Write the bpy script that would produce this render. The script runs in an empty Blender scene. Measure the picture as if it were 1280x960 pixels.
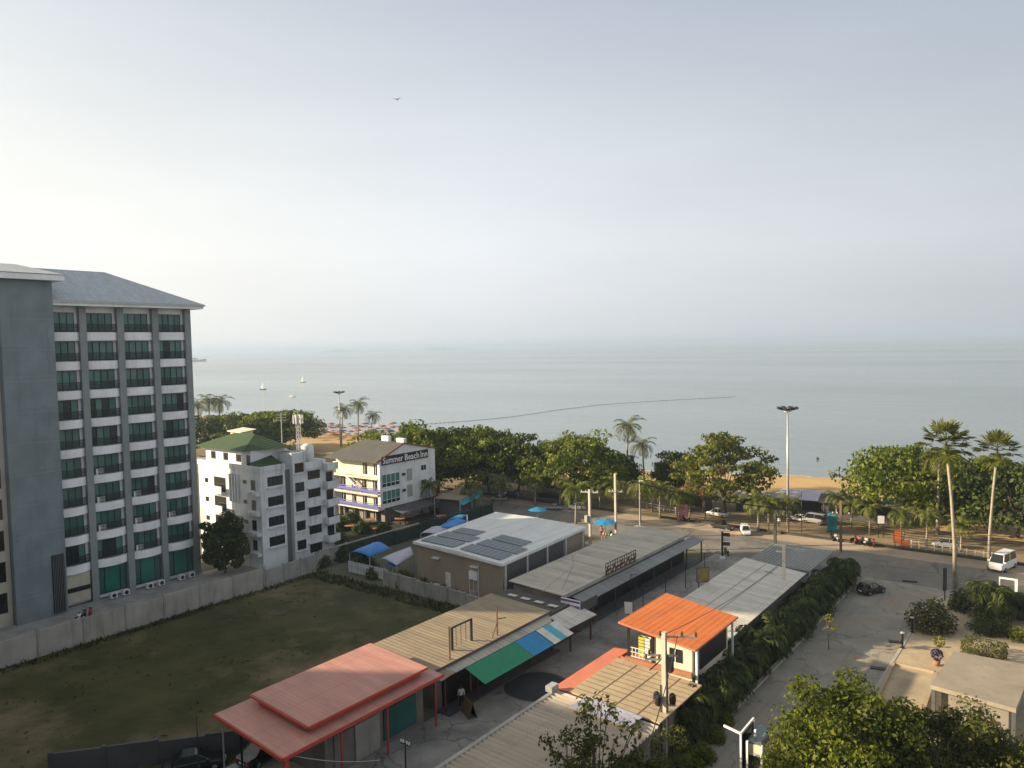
import bpy, bmesh, math, random
import numpy as np
from mathutils import Vector, Matrix
R = math.radians
SC = bpy.context.scene
COL = SC.collection

# ---------------------------------------------------------------- camera
CAM_H, FOC = 28.0, 950.0
PITCH, ROLL, YAW = R(2.89), R(1.25), R(37.5)
cy_, sy_ = math.cos(YAW), math.sin(YAW)
FWD = Vector((-sy_ * math.cos(PITCH), cy_ * math.cos(PITCH), -math.sin(PITCH)))
R0 = Vector((cy_, sy_, 0.0)); U0 = R0.cross(FWD)
RIGHT = R0 * math.cos(ROLL) - U0 * math.sin(ROLL)
UP = R0 * math.sin(ROLL) + U0 * math.cos(ROLL)

def at(px, py, z=0.0):
    """world point at height z seen at photograph pixel (1280 x 960)"""
    d = FWD + RIGHT * ((px - 640) / FOC) - UP * ((py - 480) / FOC)
    t = (z - CAM_H) / d.z
    return Vector((d.x * t, d.y * t, z))

def top_z(p, py):
    """height of a vertical thing standing at ground point p whose top shows at row py"""
    lo, hi = 0.0, 60.0
    for _ in range(40):
        m = (lo + hi) / 2
        v = Vector((p.x, p.y, m - CAM_H))
        y = 480 - FOC * v.dot(UP) / v.dot(FWD)
        if y > py: lo = m
        else: hi = m
    return lo

cam = bpy.data.cameras.new('camera'); camo = bpy.data.objects.new('camera', cam); COL.objects.link(camo)
cam.sensor_width = 36.0; cam.lens = FOC / 1280 * 36.0
cam.clip_start = 0.5; cam.clip_end = 60000
m = Matrix((RIGHT, UP, -FWD)).transposed().to_4x4(); m.translation = (0, 0, CAM_H)
camo.matrix_world = m
SC.camera = camo

# ---------------------------------------------------------------- object helpers
ORG = {}
def thing(name, label, cat, loc=(0, 0, 0), group=None, rz=0.0, local=False):
    o = bpy.data.objects.new(name, None); COL.objects.link(o)
    o.empty_display_size = 0.5
    o.location = loc; o.rotation_euler = (0, 0, rz)
    o['label'] = label; o['category'] = cat
    if group: o['group'] = group
    ORG[o.name] = Vector((0, 0, 0)) if local else Vector(loc)
    return o

def tag(o, label, cat, group=None):
    o['label'] = label; o['category'] = cat
    if group: o['group'] = group
    return o

def mesh_obj(name, me, mat, parent=None):
    o = bpy.data.objects.new(name, me); COL.objects.link(o)
    for mm in (mat if isinstance(mat, (list, tuple)) else [mat]): me.materials.append(mm)
    if parent is not None:
        o.parent = parent; ORG[o.name] = ORG[parent.name]
    return o

class MB:
    def __init__(s): s.v = []; s.f = []; s.mi = []; s.cur = 0; s.smooth = False
    def add(s, vs, fs):
        b = len(s.v); s.v += [tuple(p) for p in vs]
        for f in fs: s.f.append([b + i for i in f]); s.mi.append(s.cur)
        return s
    def box(s, x0, x1, y0, y1, z0, z1):
        if x0 > x1: x0, x1 = x1, x0
        if y0 > y1: y0, y1 = y1, y0
        if z0 > z1: z0, z1 = z1, z0
        return s.add([(x0,y0,z0),(x1,y0,z0),(x1,y1,z0),(x0,y1,z0),(x0,y0,z1),(x1,y0,z1),(x1,y1,z1),(x0,y1,z1)],
              [(0,3,2,1),(4,5,6,7),(0,1,5,4),(1,2,6,5),(2,3,7,6),(3,0,4,7)])
    def hexa(s, b, t):
        """bottom quad, top quad (counter-clockwise from above)"""
        return s.add(list(b) + list(t), [(0,3,2,1),(4,5,6,7),(0,1,5,4),(1,2,6,5),(2,3,7,6),(3,0,4,7)])
    def prism(s, pts, z0, z1):
        n = len(pts)
        vs = [(p[0], p[1], z0) for p in pts] + [(p[0], p[1], z1) for p in pts]
        return s.add(vs, [tuple(range(n))[::-1], tuple(range(n, 2*n))] + [(i, (i+1) % n, n+(i+1) % n, n+i) for i in range(n)])
    def poly(s, pts): return s.add(pts, [tuple(range(len(pts)))])
    def sheet(s, q, th=0.06):
        """sloped slab from four top corners (ccw from above)"""
        return s.hexa([(p[0], p[1], p[2]-th) for p in q], q)
    def tube(s, pts, rad, n=6, cap=True):
        pts = [Vector(p) for p in pts]
        if not isinstance(rad, (list, tuple)): rad = [rad] * len(pts)
        rings = []
        for i, p in enumerate(pts):
            d = (pts[min(i+1, len(pts)-1)] - pts[max(i-1, 0)]).normalized()
            a = Vector((0, 0, 1)) if abs(d.z) < .9 else Vector((1, 0, 0))
            u = d.cross(a).normalized(); w = d.cross(u)
            rings.append([p + (u * math.cos(2*math.pi*k/n) + w * math.sin(2*math.pi*k/n)) * rad[i] for k in range(n)])
        vs = [q for r in rings for q in r]
        fs = [(i*n+k, i*n+(k+1) % n, (i+1)*n+(k+1) % n, (i+1)*n+k) for i in range(len(pts)-1) for k in range(n)]
        if cap: fs += [tuple(range(n)), tuple(range((len(pts)-1)*n, len(pts)*n))[::-1]]
        return s.add(vs, fs)
    def bar(s, a, b, w, h=None):
        h = h or w
        a, b = Vector(a), Vector(b); d = (b - a).normalized()
        up = Vector((0, 0, 1)) if abs(d.z) < .95 else Vector((1, 0, 0))
        u = d.cross(up).normalized() * w / 2; v = u.cross(d).normalized() * h / 2
        q = lambda p: [p-u-v, p+u-v, p+u+v, p-u+v]
        return s.add(q(a) + q(b), [(0,1,2,3),(7,6,5,4),(0,4,5,1),(1,5,6,2),(2,6,7,3),(3,7,4,0)])
    def disc(s, c, r, z, n=24):
        return s.poly([(c[0]+r*math.cos(2*math.pi*k/n), c[1]+r*math.sin(2*math.pi*k/n), z) for k in range(n)])
    def lathe(s, prof, n=12, c=(0, 0)):
        vs = [(c[0]+r*math.cos(2*math.pi*k/n), c[1]+r*math.sin(2*math.pi*k/n), z) for r, z in prof for k in range(n)]
        return s.add(vs, [(i*n+k, i*n+(k+1) % n, (i+1)*n+(k+1) % n, (i+1)*n+k) for i in range(len(prof)-1) for k in range(n)])
    def build(s, name, mat, parent=None, smooth=False):
        o0 = ORG[parent.name] if parent is not None else Vector((0, 0, 0))
        me = bpy.data.meshes.new(name)
        me.from_pydata([(v[0]-o0.x, v[1]-o0.y, v[2]-o0.z) for v in s.v], [], s.f)
        o = mesh_obj(name, me, mat, parent)
        bm = bmesh.new(); bm.from_mesh(me); bmesh.ops.recalc_face_normals(bm, faces=bm.faces); bm.to_mesh(me); bm.free()
        if any(s.mi): me.polygons.foreach_set('material_index', s.mi)
        if smooth: me.polygons.foreach_set('use_smooth', [True] * len(me.polygons))
        return o

def struct(name, mb, mat, **k):
    o = mb.build(name, mat, None, **k); o['kind'] = 'structure'; return o

def one(name, mb, mat, label, cat, group=None, loc=None):
    """thing that is a single mesh with its origin at its base"""
    o = mb.build(name, mat, None)
    if loc is not None:
        for v in o.data.vertices: v.co -= Vector(loc)
        o.location = loc
    return tag(o, label, cat, group)

def kids(o): return [c for c in list(bpy.data.objects) if c.parent == o]
CH = {}
def copy_tree(o, parent=None):
    c = o.copy(); COL.objects.link(c)
    if parent is not None: c.parent = parent
    for ch in o.children: copy_tree(ch, c)
    return c
def place(proto, used, loc, rz, label, group=None, s=1.0, name=None):
    """first call moves the prototype, later ones copy it"""
    if proto.name in used: o = copy_tree(proto)
    else: used.add(proto.name); o = proto
    o.location = loc; o.rotation_euler = (0, 0, rz); o.scale = (s, s, s) if not isinstance(s, tuple) else s
    o['label'] = label
    if group: o['group'] = group
    return o
USED = set()
ORD = ['first','second','third','fourth','fifth','sixth','seventh','eighth','ninth','tenth','eleventh','twelfth','thirteenth','fourteenth',
 'fifteenth','sixteenth','seventeenth','eighteenth','nineteenth','twentieth','twenty first','twenty second','twenty third','twenty fourth',
 'twenty fifth','twenty sixth','twenty seventh','twenty eighth','twenty ninth','thirtieth','thirty first','thirty second','thirty third','thirty fourth']

# ---------------------------------------------------------------- materials
def nodes(name):
    m = bpy.data.materials.new(name); m.use_nodes = True
    nt = m.node_tree; b = nt.nodes['Principled BSDF']
    return m, nt, b, nt.links
def mixc(nt, fac, a, b, mode='MIX'):
    n = nt.nodes.new('ShaderNodeMix'); n.data_type = 'RGBA'; n.blend_type = mode
    for sock, val in ((n.inputs[0], fac), (n.inputs[6], a), (n.inputs[7], b)):
        if isinstance(val, (int, float)): sock.default_value = val
        elif isinstance(val, (tuple, list)): sock.default_value = (*val[:3], 1)
        else: nt.links.new(val, sock)
    return n.outputs[2]
def noise(nt, scale, detail=4, rough=.55, coord='Object', stretch=None):
    tc = nt.nodes.new('ShaderNodeTexCoord'); n = nt.nodes.new('ShaderNodeTexNoise')
    n.inputs['Scale'].default_value = scale; n.inputs['Detail'].default_value = detail; n.inputs['Roughness'].default_value = rough
    out = tc.outputs[coord]
    if stretch:
        mp = nt.nodes.new('ShaderNodeMapping'); mp.inputs['Scale'].default_value = stretch
        nt.links.new(out, mp.inputs[0]); out = mp.outputs[0]
    nt.links.new(out, n.inputs['Vector'])
    return n.outputs['Fac']
def ramp(nt, x, stops):
    r = nt.nodes.new('ShaderNodeValToRGB'); e = r.color_ramp.elements
    while len(e) < len(stops): e.new(.5)
    for el, (p, c) in zip(e, stops):
        el.position = p; el.color = (*c, 1) if isinstance(c, (tuple, list)) else (c, c, c, 1)
    nt.links.new(x, r.inputs[0]); return r.outputs['Color']
def bump(nt, b, h, strength=.3, dist=.05):
    n = nt.nodes.new('ShaderNodeBump'); n.inputs['Strength'].default_value = strength; n.inputs['Distance'].default_value = dist
    nt.links.new(h, n.inputs['Height']); nt.links.new(n.outputs[0], b.inputs['Normal'])

def paint(name, c, rough=.6, var=.12, stain=.25, stain_c=(.12, .11, .09), spec=.3, metal=0.0, sc=.5):
    """painted or metal surface: mottled, with vertical run-off stains"""
    m, nt, b, L = nodes(name)
    n1 = noise(nt, sc, 5)
    c1 = mixc(nt, ramp(nt, n1, [(.3, 0.0), (.7, 1.0)]), tuple(x*(1-var) for x in c), tuple(min(1, x*(1+var)) for x in c))
    if stain:
        n2 = noise(nt, 1.1, 6, .65, stretch=(1, 1, .12))
        f = ramp(nt, n2, [(.52, 0.0), (.78, stain)])
        c1 = mixc(nt, f, c1, stain_c)
    L.new(c1, b.inputs['Base Color']); b.inputs['Roughness'].default_value = rough
    b.inputs['Specular IOR Level'].default_value = spec; b.inputs['Metallic'].default_value = metal
    return m
def flat(name, c, rough=.5, metal=0.0, spec=.4, var=.08):
    return paint(name, c, rough, var, 0, spec=spec, metal=metal, sc=2.0)
def ground(name, c1, c2, sc=.3, fine=6.0, rough=.9, c3=None, bs=.3, spots=0.0, crack=0.0, csc=.22):
    m, nt, b, L = nodes(name)
    a = mixc(nt, ramp(nt, noise(nt, sc, 6, .6), [(.35, 0.0), (.65, 1.0)]), c1, c2)
    if c3: a = mixc(nt, ramp(nt, noise(nt, sc*.37, 5, .65), [(.5, 0.0), (.66, .85)]), a, c3)
    f = noise(nt, fine, 4, .7)
    a = mixc(nt, .35, a, ramp(nt, f, [(.25, .35), (.75, 1.0)]), 'MULTIPLY')
    if spots: a = mixc(nt, ramp(nt, noise(nt, .9, 6, .7), [(.6, 0.0), (.74, spots)]), a, tuple(x*.4 for x in c1))
    if crack:
        tc = nt.nodes.new('ShaderNodeTexCoord'); vo = nt.nodes.new('ShaderNodeTexVoronoi'); vo.feature = 'DISTANCE_TO_EDGE'; vo.inputs['Scale'].default_value = csc
        nz = nt.nodes.new('ShaderNodeTexNoise'); nz.inputs['Scale'].default_value = .5; nz.inputs['Detail'].default_value = 5
        L.new(tc.outputs['Object'], nz.inputs['Vector'])
        va = nt.nodes.new('ShaderNodeVectorMath'); va.operation = 'MULTIPLY_ADD'; L.new(nz.outputs['Color'], va.inputs[0]); va.inputs[1].default_value = (3.5, 3.5, 0); L.new(tc.outputs['Object'], va.inputs[2])
        L.new(va.outputs[0], vo.inputs['Vector'])
        a = mixc(nt, ramp(nt, vo.outputs['Distance'], [(.004, crack), (.016, 0.0)]), a, tuple(x*.3 for x in c1))
        vp = nt.nodes.new('ShaderNodeTexVoronoi'); vp.inputs['Scale'].default_value = csc*.8; L.new(va.outputs[0], vp.inputs['Vector'])
        a = mixc(nt, .22, a, ramp(nt, vp.outputs['Color'], [(.2, .55), (.8, 1.0)]), 'MULTIPLY')
        a = mixc(nt, ramp(nt, noise(nt, .55, 3, .5, stretch=(2.2, .12, 1)), [(.56, 0.0), (.70, .35)]), a, tuple(x*.55 for x in c2))
    L.new(a, b.inputs['Base Color']); b.inputs['Roughness'].default_value = rough; b.inputs['Specular IOR Level'].default_value = .2
    bump(nt, b, f, bs, .05)
    return m
def ribbed(name, c, axis='Y', pitch=.35, rough=.55, rust=.4, rust_c=(.16, .12, .09), metal=.0, patch=None, depth=.05, var=.18, mul=None):
    """profiled roof sheet: ribs run across the given axis, weathered in strips"""
    m, nt, b, L = nodes(name)
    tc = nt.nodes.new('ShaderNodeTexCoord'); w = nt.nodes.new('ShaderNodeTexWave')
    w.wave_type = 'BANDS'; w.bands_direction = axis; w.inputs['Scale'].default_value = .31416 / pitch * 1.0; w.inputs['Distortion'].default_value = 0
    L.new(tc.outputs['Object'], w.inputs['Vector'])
    st = (.15, 1.4, 1) if axis == 'Y' else (1.4, .15, 1)
    strip = noise(nt, .8, 5, .6, stretch=st)
    a = mixc(nt, ramp(nt, strip, [(.3, 0.0), (.7, 1.0)]), tuple(x*(1-var) for x in c), tuple(x*(1+var*.6) for x in c))
    a = mixc(nt, ramp(nt, noise(nt, .35, 7, .7), [(.5, 0.0), (.75, rust)]), a, rust_c)
    if patch: a = mixc(nt, ramp(nt, noise(nt, .5, 2, .4, stretch=st), [(.55, 0.0), (.6, .6)]), a, patch)
    a = mixc(nt, mul or min(.3, depth*5), a, ramp(nt, w.outputs['Fac'], [(.0, .45), (.5, 1.0)]), 'MULTIPLY')  # rib valleys darkened in the colour: rib shade painted along with dirt
    lap = nt.nodes.new('ShaderNodeTexWave'); lap.wave_type = 'BANDS'; lap.wave_profile = 'SAW'; lap.bands_direction = 'X' if axis == 'Y' else 'Y'; lap.inputs['Scale'].default_value = .31416/2.35
    lap.inputs['Distortion'].default_value = .05; L.new(tc.outputs['Object'], lap.inputs['Vector'])
    a = mixc(nt, 1.0, a, ramp(nt, lap.outputs['Fac'], [(.0, .84), (.035, .90), (.05, 1.0)]), 'MULTIPLY')
    run = noise(nt, 1.6, 6, .7, stretch=(.12, 1, 1) if axis == 'Y' else (1, .12, 1))
    a = mixc(nt, .55, a, ramp(nt, run, [(.38, 1.0), (.68, .62)]), 'MULTIPLY')
    L.new(a, b.inputs['Base Color']); b.inputs['Roughness'].default_value = rough; b.inputs['Metallic'].default_value = metal
    b.inputs['Specular IOR Level'].default_value = .3
    bump(nt, b, w.outputs['Fac'], .6, depth)
    return m
def glass(name, c, rough=.08, spec=.6, var=.5):
    m, nt, b, L = nodes(name)
    a = mixc(nt, noise(nt, .6, 3, .5), tuple(x*(1-var) for x in c), tuple(x*(1+var) for x in c))
    L.new(a, b.inputs['Base Color']); b.inputs['Roughness'].default_value = rough; b.inputs['Specular IOR Level'].default_value = spec
    return m
def leafmat(name, dark, light, sc=.5, tl=.3, dead=None):
    m, nt, b, L = nodes(name)
    g = nt.nodes.new('ShaderNodeNewGeometry')
    a = mixc(nt, g.outputs['Random Per Island'], dark, light)
    a = mixc(nt, ramp(nt, noise(nt, sc, 3), [(.35, 0.0), (.65, .8)]), a, tuple(x*.6 for x in dark))
    if dead: a = mixc(nt, ramp(nt, noise(nt, sc*.6, 2), [(.62, 0.0), (.70, .7)]), a, dead)
    L.new(a, b.inputs['Base Color']); b.inputs['Roughness'].default_value = .55; b.inputs['Specular IOR Level'].default_value = .25
    t = nt.nodes.new('ShaderNodeBsdfTranslucent'); L.new(a, t.inputs[0])
    mx = nt.nodes.new('ShaderNodeMixShader'); mx.inputs[0].default_value = tl
    L.new(b.outputs[0], mx.inputs[1]); L.new(t.outputs[0], mx.inputs[2])
    L.new(mx.outputs[0], nt.nodes['Material Output'].inputs[0])
    return m

M = {}
M['white'] = paint('white_paint', (.72, .73, .74), stain=.3)
M['hotel_white'] = paint('hotel_white', (.86, .87, .89), stain=.12)
M['dirty_white'] = paint('dirty_white_paint', (.66, .68, .70), stain=.75, stain_c=(.13, .13, .12))
M['cream'] = paint('cream_paint', (.66, .60, .47), stain=.35)
M['hotel_cream'] = paint('hotel_cream', (.50, .46, .38), stain=.2)
M['hotel_grey'] = paint('hotel_grey', (.19, .235, .255), var=.15, stain=.6, stain_c=(.10, .125, .135))
M['column_grey'] = paint('column_grey', (.25, .275, .28), stain=.2)
M['hotel_roof'] = ribbed('hotel_roof_sheet', (.46, .51, .55), 'Y', .5, rust=.15, rust_c=(.2, .24, .27), var=.08, depth=.02)
M['dark_metal'] = flat('dark_metal', (.016, .018, .019), .45)
M['black'] = flat('black_paint', (.012, .012, .013), .4)
M['teal_glass'] = glass('teal_glass', (.035, .125, .11), .25, .4)
M['teal_dark'] = glass('teal_dark_glass', (.010, .028, .028), .25, .35)
M['teal_curtain'] = glass('teal_curtain_glass', (.07, .19, .17), .25, .4)
M['emerald'] = glass('emerald_glass', (.012, .17, .125), .12)
M['win_dark'] = glass('window_dark', (.012, .014, .016), .15)
M['concrete'] = paint('concrete', (.30, .295, .28), .85, .2, .55, (.09, .085, .075))
M['concrete_light'] = paint('concrete_light', (.36, .345, .31), .85, .15, .65, (.09, .085, .075))
M['pole_concrete'] = paint('pole_concrete', (.48, .44, .37), .8, .15, .3)
M['asphalt'] = ground('asphalt', (.25, .235, .205), (.185, .176, .16), .25, 8, c3=(.31, .26, .20), spots=.45, crack=.6, csc=.13)
M['lane_concrete'] = ground('lane_concrete', (.38, .365, .335), (.26, .252, .235), .35, 7, c3=(.14, .136, .13), spots=.65, crack=.7)
M['drive_concrete'] = ground('drive_concrete', (.37, .345, .29), (.27, .255, .22), .3, 7, c3=(.36, .295, .22), spots=.4, crack=.55)
M['plaza'] = ground('plaza_paving', (.48, .39, .26), (.40, .325, .22), .6, 5, c3=(.31, .255, .185))
M['earth'] = ground('park_earth', (.30, .225, .135), (.21, .16, .095), .25, 6, c3=(.16, .15, .06), spots=.4)
M['sand'] = ground('beach_sand', (.52, .36, .165), (.45, .31, .14), .12, 5, bs=.15)
M['grass'] = ground('field_grass', (.052, .056, .018), (.092, .088, .034), .22, 6, c3=(.21, .17, .10), bs=.9)
M['land'] = ground('land', (.16, .15, .11), (.10, .11, .06), .05, 3)
M['kerb_dark'] = paint('kerb_dark', (.06, .055, .05), .8)
M['kerb'] = paint('kerb', (.38, .36, .31), .8)
M['pink_roof'] = ribbed('pink_roof', (.55, .275, .22), 'Y', .33, rust=.65, rust_c=(.40, .25, .21), var=.08, depth=.012)
M['red_steel'] = flat('red_steel', (.50, .075, .05), .5)
M['beige_roof'] = ribbed('beige_fibre_roof', (.33, .265, .18), 'Y', .45, .8, .65, (.20, .175, .145), depth=.04, mul=.16)
M['grey_roof'] = ribbed('grey_fibre_roof', (.50, .465, .385), 'Y', .5, .8, .5, (.15, .145, .13), patch=(.58, .53, .44), depth=.05)
M['pale_roof'] = ribbed('pale_fibre_roof', (.66, .625, .55), 'Y', .5, .8, .35, (.24, .23, .215), depth=.04)
M['corr_roof'] = ribbed('corrugated_roof', (.42, .375, .31), 'Y', .42, .7, .5, (.22, .17, .13), depth=.1)
M['dark_roof'] = ribbed('dark_flat_roof', (.10, .098, .09), 'Y', .5, .85, .4, (.05, .05, .048))
M['orange_roof'] = ribbed('orange_roof', (.70, .19, .038), 'X', .45, .55, .45, (.48, .16, .06), depth=.012, var=.05)
M['orange_strip'] = paint('orange_strip', (.50, .16, .085), .6, .1, .3)
M['white_roof'] = ribbed('white_sheet_roof', (.70, .71, .69), 'X', .6, .45, .25, (.5, .48, .44), depth=.03, var=.06)
M['solar'] = glass('solar_panel', (.05, .085, .115), .35, .3, .12)
M['brown_wall'] = paint('brown_wall', (.30, .25, .185), .7, .1, .25, (.12, .105, .085))
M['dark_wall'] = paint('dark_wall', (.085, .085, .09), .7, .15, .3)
M['shop_wall'] = paint('shop_wall', (.20, .185, .16), .8, .2, .4)
M['green_awning'] = flat('green_awning', (.005, .215, .105), .55, var=.12)
M['blue_awning'] = flat('blue_awning', (.010, .215, .46), .5, var=.12)
M['cyan_awning'] = flat('cyan_awning', (.07, .40, .52), .5, var=.12)
M['stripe_white'] = flat('awning_white', (.62, .62, .58), .6, var=.12)
M['lilac_tarp'] = flat('lilac_tarp', (.44, .43, .53), .6, var=.15)
M['blue_tarp'] = flat('blue_tarp', (.012, .20, .56), .5, var=.2)
M['green_roof'] = ribbed('green_roof', (.045, .088, .032), 'X', .5, .6, .4, (.09, .12, .035), var=.2)
M['inn_roof'] = ribbed('inn_roof', (.10, .097, .092), 'X', .5, .7, .4, (.09, .085, .08))
M['rail_blue'] = flat('rail_blue', (.12, .13, .36), .5)
M['barge_red'] = flat('barge_red', (.22, .07, .05), .6)
M['sign_white'] = flat('sign_white', (.80, .80, .80), .5)
M['sign_yellow'] = flat('sign_yellow', (.22, .17, .04), .6, var=.3)
M['sign_purple'] = flat('sign_purple', (.16, .10, .30), .5)
M['steel'] = flat('galvanised_steel', (.42, .43, .43), .4, .3)
M['white_steel'] = flat('white_steel', (.78, .78, .76), .4)
M['rust'] = paint('rust_steel', (.10, .06, .04), .8, .3)
M['bark'] = ground('bark', (.13, .105, .08), (.07, .058, .045), 1.5, 9)
M['palm_bark'] = ground('palm_bark', (.40, .35, .27), (.27, .235, .185), 1.5, 9)
M['leaf_beach'] = leafmat('leaf_beach', (.045, .088, .008), (.32, .36, .034), .35, .45)
M['leaf_warm'] = leafmat('leaf_warm', (.05, .08, .010), (.28, .28, .04), .35, .4, dead=(.26, .13, .035))
M['leaf_dark'] = leafmat('leaf_dark', (.018, .040, .007), (.12, .155, .02), .35, .35)
M['leaf_fore'] = leafmat('leaf_fore', (.04, .072, .007), (.27, .30, .026), .4, .45)
M['leaf_olive'] = leafmat('leaf_olive', (.035, .05, .010), (.19, .19, .032), .5, .35)
M['leaf_palm'] = leafmat('leaf_palm', (.04, .065, .010), (.23, .23, .034), .6, .35)
M['leaf_young_palm'] = leafmat('leaf_young_palm', (.075, .105, .014), (.22, .235, .038), .6)
M['leaf_hedge'] = leafmat('leaf_hedge', (.012, .028, .005), (.13, .16, .022), .9, .35)
M['leaf_yellow'] = leafmat('leaf_yellow', (.12, .14, .015), (.28, .28, .03), .8)
M['petal'] = leafmat('petal', (.35, .22, .18), (.6, .5, .42), 1.0)
M['grass_blade'] = leafmat('grass_blade', (.040, .050, .014), (.10, .105, .034), .12, .3, dead=(.15, .12, .06))
M['tyre'] = flat('tyre', (.012, .012, .012), .9)
M['rim'] = flat('wheel_rim', (.4, .4, .41), .3, .8)
M['car_glass'] = glass('car_glass', (.012, .014, .016), .05, .7)
M['car_white'] = flat('car_white', (.74, .74, .74), .25, spec=.6, var=.03)
M['car_black'] = flat('car_black', (.012, .012, .014), .22, spec=.6, var=.03)
M['car_silver'] = flat('car_silver', (.34, .35, .36), .3, .4, .6, var=.03)
M['car_blue'] = flat('car_blue', (.05, .07, .13), .25, spec=.6, var=.03)
M['headlight'] = flat('headlight', (.75, .76, .78), .1, spec=.8)
M['taillight'] = flat('taillight', (.35, .02, .02), .2)
M['plate'] = flat('number_plate', (.75, .75, .72), .4)
M['red_cloth'] = flat('red_cloth', (.42, .06, .06), .8)
M['pink_cloth'] = flat('pink_cloth', (.62, .26, .30), .8)
M['skin'] = flat('skin', (.32, .19, .13), .6)
M['hair'] = flat('hair', (.012, .01, .009), .6)
M['jeans'] = flat('jeans', (.05, .06, .10), .8)
M['teal_plastic'] = flat('teal_plastic', (.02, .22, .25), .45)
M['orange_plastic'] = flat('orange_plastic', (.62, .17, .05), .5)
M['terracotta'] = flat('terracotta', (.34, .15, .08), .8)
M['wood'] = paint('weathered_wood', (.16, .10, .06), .8)

def glyph(name, txt, size, mat, parent, loc, rot, align='CENTER'):
    """lettering as thin solid mesh"""
    cu = bpy.data.curves.new(name, 'FONT'); cu.body = txt; cu.size = size; cu.extrude = .012
    cu.offset = .018; cu.align_x = align; cu.align_y = 'CENTER'; cu.resolution_u = 2
    tmp = bpy.data.objects.new(name, cu); COL.objects.link(tmp)
    bpy.context.view_layer.update()
    me = bpy.data.meshes.new_from_object(tmp.evaluated_get(bpy.context.evaluated_depsgraph_get()))
    bpy.data.objects.remove(tmp)
    me.materials.clear()
    o = mesh_obj(name, me, mat, parent)
    o.location = Vector(loc) - ORG[parent.name]; o.rotation_euler = rot
    return o
# ================================================================ light, sky, air
SUN_DIR = Vector((.799, .602, 0)); SUN_EL = R(19)
sun = bpy.data.lights.new('sun', 'SUN'); sun.energy = 5.0; sun.angle = R(.9); sun.color = (1.0, .80, .54)
suno = bpy.data.objects.new('sun', sun); COL.objects.link(suno)
d = Vector((SUN_DIR.x * math.cos(SUN_EL), SUN_DIR.y * math.cos(SUN_EL), -math.sin(SUN_EL)))
suno.rotation_euler = d.to_track_quat('-Z', 'Y').to_euler(); suno.location = (-60, -60, 80)

w = bpy.data.worlds.new('World'); SC.world = w; w.use_nodes = True
nt = w.node_tree; bg = nt.nodes['Background']
sky = nt.nodes.new('ShaderNodeTexSky'); sky.sky_type = 'NISHITA'; sky.sun_disc = False
sky.sun_elevation = SUN_EL; sky.sun_rotation = math.atan2(-SUN_DIR.x, -SUN_DIR.y)
sky.air_density = 1.0; sky.dust_density = 4.0; sky.ozone_density = 2.0; sky.altitude = 0
# hazy morning: a pale veil washes out the clear sky, thickest near the horizon and brightest on the sun's side
tc = nt.nodes.new('ShaderNodeTexCoord'); sx = nt.nodes.new('ShaderNodeSeparateXYZ'); nt.links.new(tc.outputs['Generated'], sx.inputs[0])
dt = nt.nodes.new('ShaderNodeVectorMath'); dt.operation = 'DOT_PRODUCT'; nt.links.new(tc.outputs['Generated'], dt.inputs[0]); dt.inputs[1].default_value = (-SUN_DIR.x, -SUN_DIR.y, 0)
mr = nt.nodes.new('ShaderNodeMapRange'); nt.links.new(dt.outputs['Value'], mr.inputs[0]); mr.inputs[1].default_value = -1; mr.inputs[2].default_value = 1
glow = ramp(nt, mr.outputs[0], [(.0, (.86, .85, .83)), (.10, (.72, .72, .72)), (.22, (.46, .485, .51)), (.52, (.67, .69, .715)), (.78, (.81, .80, .75)), (1.0, (.90, .86, .75))])
gs = nt.nodes.new('ShaderNodeVectorMath'); gs.operation = 'SCALE'; nt.links.new(glow, gs.inputs[0]); gs.inputs['Scale'].default_value = 8.8
cl = noise(nt, 1.6, 5, .55, coord='Generated', stretch=(1, 1, 5))
low_ = ramp(nt, sx.outputs['Z'], [(.0, .87), (.03, .90), (.12, 1.0), (.40, 1.0), (.58, .62), (1.0, .58)])
cl2 = mixc(nt, 1.0, low_, ramp(nt, cl, [(.3, .94), (.7, 1.03)]), 'MULTIPLY')
gm = nt.nodes.new('ShaderNodeVectorMath'); gm.operation = 'MULTIPLY'; nt.links.new(gs.outputs[0], gm.inputs[0]); nt.links.new(cl2, gm.inputs[1])
thick = ramp(nt, sx.outputs['Z'], [(.0, .97), (.12, .92), (.26, .74), (.40, .50), (.55, .80), (1.0, .85)])
veil = nt.nodes.new('ShaderNodeMix'); veil.data_type = 'RGBA'; nt.links.new(thick, veil.inputs[0])
nt.links.new(sky.outputs[0], veil.inputs[6]); nt.links.new(gm.outputs[0], veil.inputs[7])
nt.links.new(veil.outputs[2], bg.inputs[0]); bg.inputs[1].default_value = .07

SC.view_settings.view_transform = 'Standard'; SC.view_settings.look = 'None'
SC.view_settings.exposure = 1.18; SC.view_settings.gamma = 1.0; SC.view_settings.use_curve_mapping = False
SC.cycles.use_denoising = True
SC.cycles.max_bounces = 6; SC.cycles.diffuse_bounces = 2; SC.cycles.glossy_bounces = 2; SC.cycles.transmission_bounces = 2
SC.cycles.volume_bounces = 1; SC.cycles.transparent_max_bounces = 6
SC.cycles.sample_clamp_indirect = 4.0
SC.render.film_transparent = False

hz = MB().box(-16000, 16000, -16000, 16000, -2.5, 62).build('haze', [], None)
hm = bpy.data.materials.new('haze_air'); hm.use_nodes = True
hn = hm.node_tree; hn.nodes.remove(hn.nodes['Principled BSDF'])
pv = hn.nodes.new('ShaderNodeVolumePrincipled'); pv.inputs['Color'].default_value = (.46, .575, .74, 1)
pv.inputs['Density'].default_value = .00022; pv.inputs['Anisotropy'].default_value = .2
hn.links.new(pv.outputs[0], hn.nodes['Material Output'].inputs['Volume'])
hz.data.materials.append(hm); hz['kind'] = 'stuff'

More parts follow.
